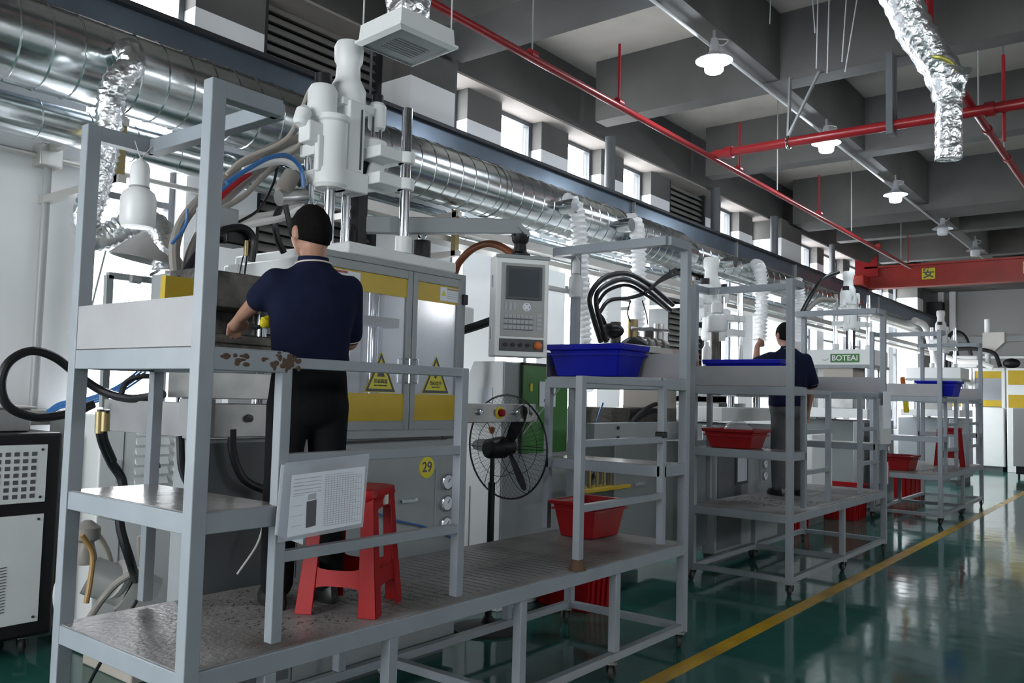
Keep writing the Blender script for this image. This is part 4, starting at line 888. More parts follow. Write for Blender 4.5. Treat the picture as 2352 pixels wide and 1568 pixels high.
# ============================================================ DOCUMENT SLEEVE
ds = thing('document_sleeve', (-2.51, 2.09, 1.2), 'clear plastic sleeve with a printed drawing tied to the guard rail', 'paper')
def sheet(x, pts, th=.001): return MB().prism([(x, p[0], p[1]) for p in pts], (th, 0, 0))
sheet(-2.520, [(1.885, 1.06), (2.285, 1.075), (2.305, 1.36), (1.905, 1.34)]).build('sleeve', 'sleeve', ds, smooth=False)
sheet(-2.524, [(1.875, 1.09), (2.0, 1.04), (2.02, 1.33), (1.89, 1.335)]).build('back_sheet', 'paper', ds, smooth=False)
pg = sheet(-2.5185, [(1.925, 1.075), (2.275, 1.09), (2.285, 1.31), (1.935, 1.295)]).build('printed_page', 'paper', ds, smooth=False)
sheet(-2.5170, [(2.005, 1.10), (2.050, 1.105), (2.050, 1.20), (2.005, 1.195)]).build('product_picture', 'ink', pg, smooth=False)
sheet(-2.5170, [(2.010, 1.20), (2.047, 1.203), (2.047, 1.225), (2.012, 1.22)]).build('product_picture', 'ink_light', pg, smooth=False)
ln = MB()
for k in range(24):
    zz = 1.098+k*.0082; ln.prism([(-2.517, 2.085, zz), (-2.517, 2.265-(k % 3)*.02, zz+.004), (-2.517, 2.265-(k % 3)*.02, zz+.0055), (-2.517, 2.085, zz+.0015)], (.0003, 0, 0))
for k in range(14):
    yy = 2.09+k*.0135; ln.prism([(-2.517, yy, 1.10), (-2.517, yy+.0012, 1.10), (-2.517, yy+.0022, 1.285), (-2.517, yy+.001, 1.285)], (.0003, 0, 0))
for k in range(5): ln.prism([(-2.517, 1.945, 1.225+k*.013), (-2.517, 2.07, 1.23+k*.013), (-2.517, 2.07, 1.2325+k*.013), (-2.517, 1.945, 1.2275+k*.013)], (.0003, 0, 0))
for k in range(5): ln.prism([(-2.517, 1.94, 1.11+k*.036), (-2.517, 1.99, 1.112+k*.036), (-2.517, 1.99, 1.1135+k*.036), (-2.517, 1.94, 1.1115+k*.036)], (.0003, 0, 0))
o = ln.build('print_lines', 'ink_light', pg, smooth=False); o['kind'] = 'stuff'
dh = thing('document_holder', (-2.53, 9.8, 1.2), 'blue-grey document box hung on the right end of the second platform', 'document box')
MB().box(-2.54, -2.51, 9.62, 9.98, 1.18, 1.60).build('holder_body', 'cable_pale', dh, bevel=.004)
MB().box(-2.51, -2.507, 9.65, 9.95, 1.35, 1.75).build('papers', 'paper', dh, smooth=False)
fe = thing('fire_extinguisher', (-3.3, 11.0, 0), 'small dark red fire extinguisher seen through the end of the second platform', 'extinguisher')
MB().lathe([(.035, .74), (.055, .76), (.055, .93), (.03, .97), (.018, .98), (.018, 1.01)], (-2.60, 10.02, 0), n=16).build('cylinder', 'red_dark', fe)
MB().lathe([(.02, 1.01), (.028, 1.02), (.02, 1.05)], (-2.60, 10.02, 0), n=12).bar((-2.60, 10.02, 1.04), (-2.56, 10.06, 1.07), .012).build('valve', 'black', fe)
MB().box(-2.66, -2.54, 9.93, 9.975, .74, .98).build('bracket', 'cable_pale', fe)

# ============================================================ PEOPLE
def person(loc, rz, label, joints, trousers, Ht=1.72, head_turn=0.0, stout=1.0, head_fwd=.03, nod=.15, hem=.99):
    t = thing('person', loc, label, 'person', rz=rz)
    k = Ht/1.72
    def bd(mb, n, m, vox, par=t, it=5):
        o = mb.build(n, m, par, world=False)
        r_ = o.modifiers.new('remesh', 'REMESH'); r_.mode = 'VOXEL'; r_.voxel_size = vox; r_.use_smooth_shade = True
        s_ = o.modifiers.new('smooth', 'SMOOTH'); s_.factor = .5; s_.iterations = it
        return o
    hz = 1.60*k; hc = Vector((0, head_fwd+.03, hz))
    RT = Matrix.Rotation(head_turn, 3, 'Z') @ Matrix.Rotation(-nod, 3, 'X')
    def hp(x, y, z): return hc+RT @ Vector((x, y, z))
    b_ = MB()
    b_.ell(hc, (.083, .103, .122), RT, 20, 14)
    b_.ell(hp(0, .035, -.055), (.055, .058, .062), RT)
    b_.ell(hp(0, .098, -.018), (.014, .020, .024), RT).ell(hp(0, .09, -.062), (.026, .014, .010), RT)
    for s in (-1, 1):
        b_.ell(hp(s*.086, -.002, -.014), (.012, .022, .034), RT, 10, 8)
        b_.ell(hp(s*.03, .084, .008), (.016, .012, .010), RT, 8, 6)
    b_.cap((0, -.01, 1.40*k), tuple(hp(0, -.02, -.06)), .062, .058)
    b_.ell((0, 0, 1.20*k), (.14*stout, .09, .18)).ell((0, 0, .98*k), (.14*stout, .10, .14))
    sh, el, wr, hd = {}, {}, {}, {}
    for s, nm in ((-1, 'L'), (1, 'R')):
        S0 = Vector((s*.165*stout, 0, 1.375*k)); E, Wr, Hd = [Vector(p) for p in joints[nm]]
        sh[nm], el[nm], wr[nm] = S0, E, Wr
        b_.cap(S0+Vector((0, 0, -.035)), E, .040, .038).cap(E, Wr, .042, .028)
        # hand: palm, four fingers, thumb; curled
        d = (Hd-Wr).normalized(); side = Vector((s*1.0, 0, 0)); side = (side-d*side.dot(d)).normalized(); nrm = d.cross(side)
        if nrm.z > 0: nrm = -nrm
        b_.ell(Wr+d*.052, (.02, .02, .02)).cap(Wr+d*.02, Wr+d*.075, .028, .032, 10)
        for q, (o_, L1) in enumerate(((-.030, .062), (-.010, .070), (.010, .066), (.030, .052))):
            a = Wr+d*.075+side*o_; m_ = a+d*L1*.55+nrm*.010; e_ = m_+(d*.45+nrm*.85).normalized()*L1*.5
            b_.cap(a, m_, .0105, .0095, 8).cap(m_, e_, .0095, .008, 8)
        a = Wr+d*.03-side*.026*1.0; m_ = a-side*.022+d*.028; b_.cap(a, m_, .013, .011, 8).cap(m_, m_+d*.028+nrm*.01, .011, .009, 8)
    for s in (-1, 1):
        b_.cap((s*.09, 0, .92*k), (s*.10, .01, .50*k), .065, .045).cap((s*.10, .01, .50*k), (s*.11, -.02, .09), .045, .03)
    bd(b_, 'body', 'skin', .0075, it=3)
    # shirt
    c_ = MB(); n = 24
    def ring(z, a, b, y=0, x=0): return [Vector((x+a*stout*math.cos(2*math.pi*i/n), y+b*math.sin(2*math.pi*i/n), z*k)) for i in range(n)]
    c_.loft([ring(hem, .172, .125), ring(hem+.05, .178, .132), ring(1.06, .170, .125), ring(1.18, .182, .125), ring(1.28, .205, .12), ring(1.345, .215, .105), ring(1.39, .185, .09), ring(1.425, .11, .078), ring(1.45, .078, .070, .0), ring(1.465, .068, .064, .005)])
    for nm in 'LR':
        S0, E = sh[nm], el[nm]; c_.cap(S0+Vector((0, 0, -.02)), S0.lerp(E, .86), .068, .062*stout, 14)
    c_.ell((0, -.02, 1.30*k), (.17*stout, .10, .12))
    so = bd(c_, 'polo_shirt', 'shirt', .012, it=9)
    cl = MB(); cl.loft([[Vector((.074*math.cos(2*math.pi*i/20), .008+.07*math.sin(2*math.pi*i/20)+(0), 1.44*k+(.012 if 1 else 0))) for i in range(20)], [Vector((.068*math.cos(2*math.pi*i/20), .012+.066*math.sin(2*math.pi*i/20), 1.482*k)) for i in range(20)]], cap=False)
    cl.build('collar', 'shirt', so, world=False)
    MB().torus((0, .006, 1.452*k), (0, .10, 1), .079, .004, 30, 6).build('collar_trim', 'shirt_trim', so, world=False)
    for nm in 'LR':
        S0, E = sh[nm], el[nm]; p = S0.lerp(E, .80)+(E-S0).normalized()*.055
        MB().torus(S0.lerp(E, .97 if (E-S0).length > .2 else .9), (E-S0), .050*stout, .003, 24, 6).build('sleeve_trim', 'shirt_trim', so, world=False)
    # trousers
    q_ = MB(); q_.loft([ring(.80, .16, .115), ring(.88, .175, .125), ring(.96, .168, .12), ring(1.015, .160, .116)])
    q_.ell((0, -.03, .84*k), (.15*stout, .11, .11))
    for s in (-1, 1):
        q_.cap((s*.088, 0, .84*k), (s*.105, .012, .50*k), .098, .075, 16).cap((s*.105, .012, .50*k), (s*.115, -.015, .10), .078, .07, 16)
    bd(q_, 'trousers', trousers, .013, it=4)
    q2 = MB(); q2.loft([ring(.99, .164, .120), ring(.995, .168, .124), ring(1.02, .168, .124), ring(1.025, .164, .120)]); q2.build('belt', 'leather', t, world=False)
    for s in (-1, 1):
        w_ = MB().loft([[Vector((s*.115+a*math.cos(2*math.pi*i/14), c+b*math.sin(2*math.pi*i/14), z)) for i in range(14)] for z, a, b, c in ((0, .046, .135, .04), (.02, .05, .14, .04), (.05, .045, .125, .035), (.085, .038, .06, -.02), (.10, .036, .05, -.03))])
        w_.build('shoe', 'leather', t, world=False)
    # hair: skull cap reaching down to the nape
    h_ = MB(); rings = []
    for j in range(11):
        ph = math.pi*.5*(j/10)*1.28; ring_ = []
        for i in range(28):
            a = 2*math.pi*i/28; back = (1-math.sin(a))/2      # a=90deg is the face side
            p2 = ph*(.62+.50*back**.55)
            jit = 1.0+.01*math.sin(i*7+j*3)
            ring_.append(hp(.0875*jit*math.sin(p2)*math.cos(a), -.003+.108*jit*math.sin(p2)*math.sin(a), .004+.127*jit*math.cos(p2)))
        rings.append(ring_)
    ho = h_.loft(rings, cap=False).build('hair', 'hair', t, world=False)
    so_ = ho.modifiers.new('solid', 'SOLIDIFY'); so_.thickness = .008; so_.offset = -1
    for s in (-1, 1): MB().ell(hp(s*.03, .092, .008), (.006, .004, .005), RT, 8, 6).build('eye', 'ink', t, world=False)
    return t
def loc2(w, base, rz): return tuple(Matrix.Rotation(-rz, 3, 'Z') @ (Vector(w)-Vector(base)))
# man at the nearest press: local +y is where he faces
B1 = Vector((-3.04, 2.41, .676)); rz1 = math.radians(72)
Hw = Vector((-3.42,2.279,1.897)); Ww = Vector((-3.36,2.26,1.927)); Ew = Vector((-3.18,2.221,1.986))
person(B1, rz1, 'man in a navy polo shirt and black trousers reaching into the press', {
    'L': [loc2(Ew, B1, rz1), loc2(Ww, B1, rz1), loc2(Hw, B1, rz1)],
    'R': [(.225, .10, 1.16), (.17, .33, 1.10), (.14, .42, 1.12)]}, 'trousers_black', Ht=1.765, head_turn=.25, stout=1.02, nod=.12)
B2 = Vector((-3.12, 8.50, .676)); rz2 = math.radians(55)
person(B2, rz2, 'man in a navy polo shirt and grey trousers on the second platform', {
    'L': [(-.30, .12, 1.30), (-.22, .22, 1.50), (-.16, .24, 1.56)],
    'R': [(.27, -.02, 1.10), (.28, .06, .86), (.27, .08, .76)]}, 'trousers_grey', Ht=1.74, stout=1.22, nod=.05, hem=.86)
yk = thing('trigger_tool', (-3.2, 2.35, 1.9), 'yellow-headed air gun held against the navy shirt', 'tool')
MB().ell((-3.15,2.245,1.891), (.022, .03, .024)).cyl((-3.15,2.231,1.901), (-3.15,2.262,1.912), .016).build('yellow_head', 'yellow_plastic', yk)
MB().tube([(-3.17,2.238,1.879), (-3.2,2.232,1.872), (-3.22,2.223,1.876)], .010, n=8).build('black_nozzle', 'black', yk)
MB().tube([(-3.15,2.275,1.975), (-3.15,2.266,1.931), (-3.15,2.249,1.905)], .010, n=8).build('hose', 'black_rubber', yk)

# ============================================================ CHILLER AT THE LEFT EDGE
ch = thing('mobile_chiller', (-5.65, 1.7, 0), 'black framed mobile chiller with white perforated panels, at the left edge', 'chiller')
cx, cy0, cy1 = -5.35, 1.2, 2.40
MB().box(-6.0, cx, cy0, cy1, .11, 1.31).build('frame_body', 'black', ch, bevel=.02)
pn = MB().box(cx, cx+.008, cy0+.04, cy1-.09, .90, 1.24).build('upper_panel', 'machine_white', ch, bevel=.003)
for k in range(12):
    for j in range(7):
        y = cy1-.165-k*.048; z = .94+j*.041
        MB().box(cx+.0075, cx+.0095, y-.014, y+.014, z-.012, z+.012).build('vent_hole', 'ink', pn, smooth=False)
lp = MB().box(cx, cx+.008, cy0+.04, cy1-.09, .20, .83).build('lower_panel', 'machine_white', ch, bevel=.003)
for k in range(16): MB().bar((cx+.0095, cy1-.34, .28+k*.017), (cx+.0095, cy1-.28, .285+k*.017), .004, .004).build('slot', 'ink', lp, smooth=False)
for y, z in ((cy1-.12, 1.21), (cy1-.12, .93), (cy1-.12, .80), (cy1-.12, .23)): MB().cyl((cx+.008, y, z), (cx+.012, y, z), .008, n=10).build('screw', 'screw', ch)
for y in (cy0+.1, cy1-.14): caster(ch, cx-.08, y, .11); caster(ch, -5.9, y, .11)
bx = thing('steel_trough', (-5.6, 1.9, 1.31), 'stainless steel box on top of the chiller', 'box')
MB().box(-5.95, -5.45, 1.1, 2.25, 1.312, 1.45).build('box_body', 'platen_steel', bx, bevel=.008)
MB().box(-5.97, -5.43, 1.08, 2.27, 1.45, 1.465).build('box_lid', 'cable_tray', bx, bevel=.004)
# ============================================================ LOUVRED CABINET AND PUMP BEHIND THE FIRST PLATFORM
lc = thing('louvred_cabinet', (-5.4, 2.9, 0), 'white louvred cabinet behind the left end of the nearest platform', 'cabinet')
MB().box(-5.9, -5.2, 2.55, 3.35, .05, 1.42).build('cabinet_body', 'machine_white', lc, bevel=.01)
MB().box(-5.2, -5.197, 2.70, 2.705, .08, 1.4).build('door_seam', 'ink', lc); MB().box(-5.197, -5.185, 2.66, 2.68, 1.0, 1.14).build('latch', 'chrome', lc)
for c in range(3):
    for k in range(6): MB().prism([(-5.2, 2.78+c*.13, 1.30-k*.062), (-5.18, 2.78+c*.13, 1.29-k*.062), (-5.2, 2.78+c*.13, 1.335-k*.062)], (0, .09, 0)).build('louvre', 'machine_white', lc)
MB().box(-5.199, -5.18, 2.80, 2.90, .90, .94).build('dark_handle', 'ink', lc)
vp = thing('vacuum_pump', (-4.7, 2.3, 0), 'grey cylindrical pump and motor on the floor behind the left post', 'pump')
MB().cyl((-4.75,2.312,0.556), (-4.65,2.479,0.469), .105, n=24).build('motor', 'vacuum_grey', vp)
MB().cyl((-4.65,2.474,0.474), (-4.6,2.591,0.403), .125, n=24).build('pump_body', 'vacuum_grey', vp)
MB().cyl((-4.66,2.407,0.531), (-4.66,2.427,0.521), .112, n=24).build('joint_ring', 'vacuum_grey', vp)
MB().box(-5.0, -4.45, 2.42, 2.85, .0, .22).build('pump_base', 'hose_beige', vp, bevel=.01)
MB().lathe([(.05, 0), (.06, .03), (.04, .12), (.07, .14), (.07, .2), (.02, .24)], (-4.8,2.311,0.608), n=14).build('valve', 'hose_grey', vp)
va = thing('valve_block', (-4.6, 2.45, .95), 'small steel valve block under the first shelf', 'valve')
MB().box(-4.66, -4.5, 2.30, 2.55, .88, .95).build('block', 'platen_steel', va, bevel=.004)
for y in (2.34, 2.43, 2.51): MB().cyl((-4.58, y, .95), (-4.58, y, 1.02), .018).build('fitting', 'brass', va)

# ============================================================ HOSES AND CABLES
def hose(P, rad, m, label, name='hose', group=None, n=10, smooth=8):
    return tag(MB().tube(P, rad, n=n, smooth=smooth).build(name, m), label, 'hose' if name == 'hose' else 'cable', group)
hose([(-3.9,2.21,1.565), (-4.1,2.152,1.539), (-4.25,2.082,1.572), (-4.3,1.983,1.647), (-4.3,1.864,1.731), (-4.3,1.753,1.755), (-4.3,1.66,1.696), (-4.3,1.633,1.588), (-4.3,1.676,1.487), (-4.3,1.8,1.44), (-4.3,1.962,1.461), (-4.3,2.066,1.505)], .021, 'black_rubber', 'thick black hose looping out past the left post')
hose([(-4,2.255,1.644), (-4.05,2.186,1.651), (-4.1,2.129,1.622), (-4.1,2.102,1.559)], .014, 'black_rubber', 'short black hose bend left of the inner post, above the steel beam')
for k, dy in enumerate((0, 6, 12, 19)):
    hose([(-5,2.145,1.446)[:2]+(1.45-.012*k,), (-4.9,2.174,1.485)[:2]+(1.50-.01*k,), (-4.7,2.223,1.496)[:2]+(1.53-.012*k,), (-4.5,2.287,1.567)[:2]+(1.60-.014*k,), (-4.4,2.387,1.665)[:2]+(1.72-.02*k,)], .006, 'hose_blue', ['uppermost', 'second', 'third', 'lowest'][k]+' thin blue air line crossing below the tray of the nearest platform', group='blue air lines at the left', n=6)
hose([(-3.9,1.915,1.49), (-3.9,1.916,1.37), (-4,2.02,1.24), (-4,2.083,1.133), (-4,2.079,0.947), (-4,2.143,0.754), (-4.2,2.283,0.619)], .022, 'black_rubber', 'black hose hanging down behind the left posts to the pump')
hose([(-3.85,1.911,1.491), (-3.88,1.922,1.371), (-3.95,2.009,1.248)], .014, 'black_rubber', 'thinner black hose beside the one hanging to the pump')
hose([(-4.1,2.272,1.43), (-4.1,2.274,1.309), (-4.1,2.308,1.187)], .02, 'black_rubber', 'short black hose in front of the louvred cabinet')
for i, xx in enumerate((230, 242)): tag(MB().cyl((-3.88,1.896,1.481) if i == 0 else (-3.86,1.912,1.481), (-3.88,1.898,1.382) if i == 0 else (-3.86,1.913,1.392), .02).build('hose_fitting', 'brass'), ['left brass fitting at the top of the hanging hoses', 'right brass fitting at the top of the hanging hoses'][i], 'fitting')
hose([(-4.4,2.092,0.84), (-4.4,2.151,0.741), (-4.4,2.149,0.609), (-4.4,2.134,0.492)], .014, 'hose_tan', 'tan rubber hose hanging behind the leftmost post')
hose([(-4.9,2.335,0.761), (-4.9,2.414,0.745), (-4.9,2.486,0.632), (-4.9,2.519,0.503)], .018, 'hose_beige', 'pinkish hose arching over to the pump')
hose([(-4.3,2.105,0.439), (-4.3,2.176,0.534), (-4.2,2.21,0.63), (-4.1,2.312,0.706)], .018, 'hose_grey', 'grey hose running diagonally from the floor to the pump')
hose([(-4.3,2.348,0.819), (-4.3,2.362,0.705), (-4.3,2.403,0.609)], .02, 'hose_grey', 'grey pipe dropping from the small valve block')
hose([(-4.9,2.249,0.59), (-4.9,2.204,0.478), (-4.9,2.215,0.358), (-4.9,2.267,0.265), (-4.9,2.316,0.244)], .012, 'cable_pale', 'pale hose ring on the floor left of the first post')
hose([(-3.7,2.02,1.24)[:2]+(.64,), (-3.9, 1.95, .3), (-4.2, 2.0, .02), (-4.6, 2.1, .02), (-5.1, 2.3, .03)], .008, 'black_rubber', 'thin black cable lying on the floor at the lower left', 'cable')
# bundle over the left of press 29
hose([(-4.23,2.437,2.182), (-4.23,2.419,2.369), (-4.23,2.486,2.547), (-4.23,2.657,2.74), (-4.23,2.875,2.941), (-4.23,3.113,3.105), (-4.23,3.241,3.157)], 0.03, 'hose_grey', 'thick grey-brown hose, outermost of the bundle over the left of press 29')
hose([(-4.23,2.488,2.189), (-4.23,2.517,2.36), (-4.23,2.613,2.546), (-4.23,2.784,2.742), (-4.23,2.996,2.944), (-4.23,3.212,3.09)], 0.022, 'hose_grey', 'second grey hose of the bundle over press 29')
hose([(-3.87,2.253,2.136), (-3.87,2.374,2.329), (-3.87,2.481,2.418), (-3.87,2.597,2.447), (-3.87,2.659,2.397), (-3.87,2.654,2.279)], 0.02, 'black_rubber', 'black hose bending down behind the tall front post')
hose([(-3.88,2.487,2.668), (-3.88,2.613,2.77), (-3.88,2.747,2.864), (-3.88,2.86,2.901), (-3.88,2.952,2.855), (-3.88,2.981,2.749)], 0.013, 'hose_blue', 'bright blue hose arching over to the injection unit')
hose([(-4.18,2.629,2.678), (-4.18,2.734,2.775), (-4.18,2.873,2.882), (-4.18,3.021,2.955), (-4.18,3.175,2.924)], 0.012, 'hose_blue', 'lower blue hose of the arch')
hose([(-4.14,2.618,2.646), (-4.14,2.709,2.739), (-4.14,2.804,2.827)], 0.016, 'red_dark', 'short red sleeved hose under the blue arch')
hose([(-4.12,2.639,2.514), (-4.12,2.818,2.571), (-4.12,2.993,2.629), (-4.12,3.177,2.716)], 0.024, 'hose_white', 'white padded hose level with the head of the man')
hose([(-3.97,2.545,2.439), (-3.97,2.745,2.512), (-3.97,2.915,2.572), (-3.97,3.032,2.645)], 0.02, 'hose_white', 'lower white padded hose beside the level one')
hose([(-4.09,2.955,2.946), (-4.09,2.926,2.791), (-4.09,2.838,2.622), (-4.09,2.688,2.508)], 0.008, 'black_rubber', 'thin black cable sweeping down left of the man')
hose([(-4.09,2.956,2.921), (-4.09,2.843,2.798), (-4.09,2.735,2.676), (-4.09,2.603,2.577)], 0.016, 'hose_grey', 'slanting grey hose under the blue arch')
hose([(-4.08,2.977,2.672), (-4.08,2.943,2.564), (-4.08,2.966,2.467), (-4.08,3.012,2.397)], 0.02, 'black_rubber', 'black hose just left of the man')
hose([(-3.91,2.882,2.633), (-3.91,2.913,2.541), (-3.91,2.94,2.471)], 0.016, 'black_rubber', 'short black hose touching the head of the man')
hose([(-4.02,2.712,2.203), (-4.02,2.727,2.337), (-4.02,2.743,2.401)], 0.006, 'black_rubber', 'thin black wire above the mold')
hose([(-4.01,2.673,2.197), (-4.01,2.689,2.295), (-4.01,2.699,2.332)], 0.004, 'black_rubber', 'finest black wire above the mold')
hose([(-4.14,3.27,3.495), (-4.14,3.196,3.436), (-4.14,3.132,3.282), (-4.14,3.031,3.082), (-4.14,2.757,2.899), (-4.14,2.651,2.788)], 0.011, 'hose_beige', 'beige hose leaving the top of the injection unit')
hose([(-4.25,3.336,3.474), (-4.25,3.264,3.355), (-4.25,3.221,3.205), (-4.25,3.099,3.065), (-4.25,2.918,2.962)], 0.009, 'hose_beige', 'second beige hose from the injection unit')
hose([(-4.23,3.33,3.412), (-4.23,3.276,3.271), (-4.23,3.209,3.144), (-4.23,3.079,3.03), (-4.23,2.819,2.889)], 0.012, 'hose_white', 'white hose from the injection unit')
hose([(-4.07,3.191,3.272), (-4.07,3.133,3.137), (-4.07,3.029,3.005), (-4.07,2.824,2.897)], 0.01, 'hose_beige', 'third beige hose from the injection unit')
hose([(-4.03,3.102,2.821), (-4.03,3.067,2.878), (-4.03,2.957,2.912), (-4.03,2.797,2.859), (-4.03,2.688,2.8)], 0.02, 'hose_white', 'thick white sleeve at the crest of the hose arch')
hose([(-3.96,2.336,2.152), (-3.96,2.397,2.25), (-3.96,2.503,2.392)], 0.026, 'black_rubber', 'fat black hose slanting behind the tall front post')
hose([(-3.86,2.192,2.299), (-3.86,2.256,2.396), (-3.86,2.263,2.485)], 0.008, 'hose_blue', 'thin blue line beside the thick grey-brown hose')
# dark valve cluster left of the injection unit
vc = thing('valve_cluster', (-4.0, 2.9, 2.85), 'dark hydraulic valve cluster beside the injection unit', 'valve')
MB().cyl((-4,2.902,2.686), (-4,3.082,2.735), .045, n=16).build('steel_body', 'platen_steel', vc)
MB().cyl((-4,2.923,2.728), (-4,2.99,2.844), .05, n=16).build('dark_motor', 'hose_grey', vc)
MB().cyl((-4,2.99,2.844), (-4,3.054,2.806), .035, n=16).build('knob', 'machine_dark', vc)
MB().box(-4.1, -3.95, 2.45, 2.62, 2.42, 2.56).build('valve_box', 'machine_grey', vc, bevel=.01)
MB().box(-4.05, -3.9, 2.52, 2.66, 2.36, 2.44).build('black_connector', 'black', vc, bevel=.01)
MB().cyl((-3.9,2.639,2.39), (-3.9,2.641,2.308), .016).build('brass_fitting', 'brass', vc); MB().cyl((-3.9,2.674,2.395), (-3.9,2.673,2.308), .016).build('brass_fitting', 'brass', vc)
# cone hood and its support, small frame
hd_ = thing('exhaust_hood', (-4.5, 2.5, 2.3), 'grey cone exhaust hood at the end of the foil hose', 'hood')
hb0 = Vector((-4.5,2.441,2.446)); hb1 = Vector((-4.5,2.433,2.268))
MB().lathe([(.07, .17), (.075, .10), (.21, -.05), (.205, -.055), (.06, .09)], hb1+Vector((0, 0, .08)), (.12, .12, 1), n=28).build('cone', 'vacuum_grey', hd_)
MB().tube([(-4.45,2.412,2.388), (-4.4,2.42,2.421), (-4.4,2.457,2.354), (-4.4,2.437,2.254), (-4.4,2.382,2.206)], .009, n=8).build('support_rod', 'chrome', hd_)
sf = thing('tube_frame', (-4.3, 2.4, 1.5), 'thin grey tube frame standing left of the press behind the tray', 'frame')
MB().bar((-4.4,2.149,2.176), (-4.4,2.608,2.178), .035).build('top_tube', 'machine_grey', sf)
MB().bar((-4.4,2.156,2.177), (-4.4,2.167,1.487), .035).build('upright', 'machine_grey', sf)
MB().cyl((-4.37,2.258,2.169), (-4.37,2.311,2.169), .022).build('clamp', 'panel_grey', sf)
yb_ = thing('junction_cabinet', (-4.2, 2.6, 1.9), 'grey box with a yellow plate beside the press', 'box')
MB().box(-4.2, -4.02, 2.28, 2.62, 1.70, 2.18).build('box_body', 'machine_grey', yb_, bevel=.006)
MB().prism([(-4,2.226,2.092), (-4,2.373,2.096), (-4,2.376,1.988), (-4,2.231,1.988)], (.012, 0, 0)).build('yellow_plate', 'yellow_band', yb_, smooth=False)
# hanging white bottle lamps
def bottle(p, s, label):
    x, y, z = p; t = thing('hanging_bottle', p, label, 'bottle')
    MB().lathe([(.0, 0), (.055*s, .002), (.062*s, .02), (.062*s, .12), (.055*s, .145), (.034*s, .165), (.034*s, .25), (.028*s, .27), (.012*s, .285), (.0, .30)], p, n=22).build('bottle_body', 'white_plastic', t)
    MB().torus((x, y, z+.168), (0, 0, 1), .034*s, .004, 20, 6).build('neck_ring', 'panel_grey', t)
    for d in (-.03, .05): MB().tube([(x, y, z+.29), (x+.0, y+d, 2.62)], .0025, n=5, smooth=0).build('string', 'cable_pale', t)
    return t
bottle((-3.4,1.773,2.26), 1.15, 'white bottle-shaped float hanging by strings in the first frame')
bottle((-3.4,5.038,2.317), .85, 'white bottle hanging on the post at the right end of the nearest platform')
bottle((-3.3,7.188,2.228), 1.5, 'largest white bottle, hanging inside the left frame of the second platform')
wp = MB().cyl((-3.5,4.832,2.371), (-3.45, 5.10, 2.36), .018, n=12).build('white_pipe', 'white_plastic'); tag(wp, 'short white pipe right of the control panel', 'pipe')
hose([(-3.45,1.672,2.152), (-3.47,1.639,1.926), (-3.49,1.615,1.694), (-3.5,1.598,1.466)], .004, 'cable_pale', 'thin pale string slanting down the leftmost post', 'cable', n=6)
hose([(-3.5,2.539,0.978), (-3.5,2.501,0.857), (-3.5,2.399,0.732)], .005, 'hose_white', 'thin white cord hanging in front of the dark press base', 'cable', n=6)
# hoses of press 30
hose([(-3.91,6.195,2.083), (-3.91,6.049,2.314), (-3.91,6.01,2.459), (-3.91,6.211,2.632), (-3.91,6.576,2.725), (-3.91,6.975,2.686), (-3.91,7.501,2.534)], 0.024, 'black_rubber', 'outermost black hose arching behind the blue crate')
hose([(-3.88,6.232,2.085), (-3.88,6.069,2.37), (-3.88,6.118,2.525), (-3.88,6.49,2.657), (-3.88,6.882,2.625), (-3.88,7.4,2.471)], 0.022, 'black_rubber', 'second black hose of the arch behind the blue crate')
hose([(-3.95,6.177,2.403), (-3.95,6.35,2.544), (-3.95,6.685,2.634), (-3.95,7.008,2.59), (-3.95,7.488,2.483)], 0.016, 'black_rubber', 'third black hose of the arch behind the blue crate')
hose([(-3.89,6.121,2.32), (-3.89,6.292,2.45), (-3.89,6.664,2.517), (-3.89,6.942,2.599), (-3.89,7.233,2.759), (-3.89,7.517,2.889)], 0.018, 'black_rubber', 'black hose rising to the right from the hose arch')
hose([(-3.87,6.866,2.57), (-3.87,7.129,2.711), (-3.87,7.516,2.844)], 0.016, 'black_rubber', 'lower black hose rising to the right from the arch')
hose([(-3.95,6.791,2.263), (-3.95,6.709,2.377), (-3.95,6.752,2.501)], 0.007, 'black_rubber', 'thin black wire left of the foil hose')
hose([(-4.08,7.198,2.554), (-4.08,7.279,2.434), (-4.08,7.316,2.331)], 0.006, 'black_rubber', 'thin black wire right of the foil hose')
hose([(-4.05,6.549,2.128), (-4.05,6.469,2.28), (-4.05,6.35,2.367)], 0.018, 'black_rubber', 'short black hose end entering the blue crate side')
hose([(-3.75,6.387,1.34), (-3.75,6.548,1.452), (-3.75,6.843,1.55), (-3.75,7.091,1.571)], 0.02, 'black_rubber', 'black hose under the table of the nearest platform')
hose([(-3.75,6.461,1.339), (-3.75,6.61,1.425), (-3.75,6.885,1.491), (-3.75,7.011,1.431)], 0.014, 'black_rubber', 'thinner black hose under the table of the nearest platform')
hose([(-3.75,6.478,1.283), (-3.75,6.514,1.093), (-3.75,6.549,0.959)], 0.02, 'black_rubber', 'black hose dropping behind the right guard rails')
hose([(-3.75,5.801,0.844), (-3.75,5.823,0.947), (-3.75,5.945,1.01)], 0.02, 'black_rubber', 'black hose bend above the red crate')
hose([(-4,6.393,1.559), (-4,6.305,1.406), (-4,6.268,1.275)], .008, 'hose_blue', 'thin blue air line right of the green cabinet')
hose([(-4.2,11.934,2.868), (-4.2,12.329,3.159), (-4.1,12.558,3.437), (-4,12.944,3.577)], .03, 'black_rubber', 'black hose rising to the top of the third injection unit')
hose([(-4.2,12.111,2.916), (-4.2,12.671,3.131), (-4.1,13.06,3.167)], .04, 'hose_grey', 'grey hose behind the head of the second man')
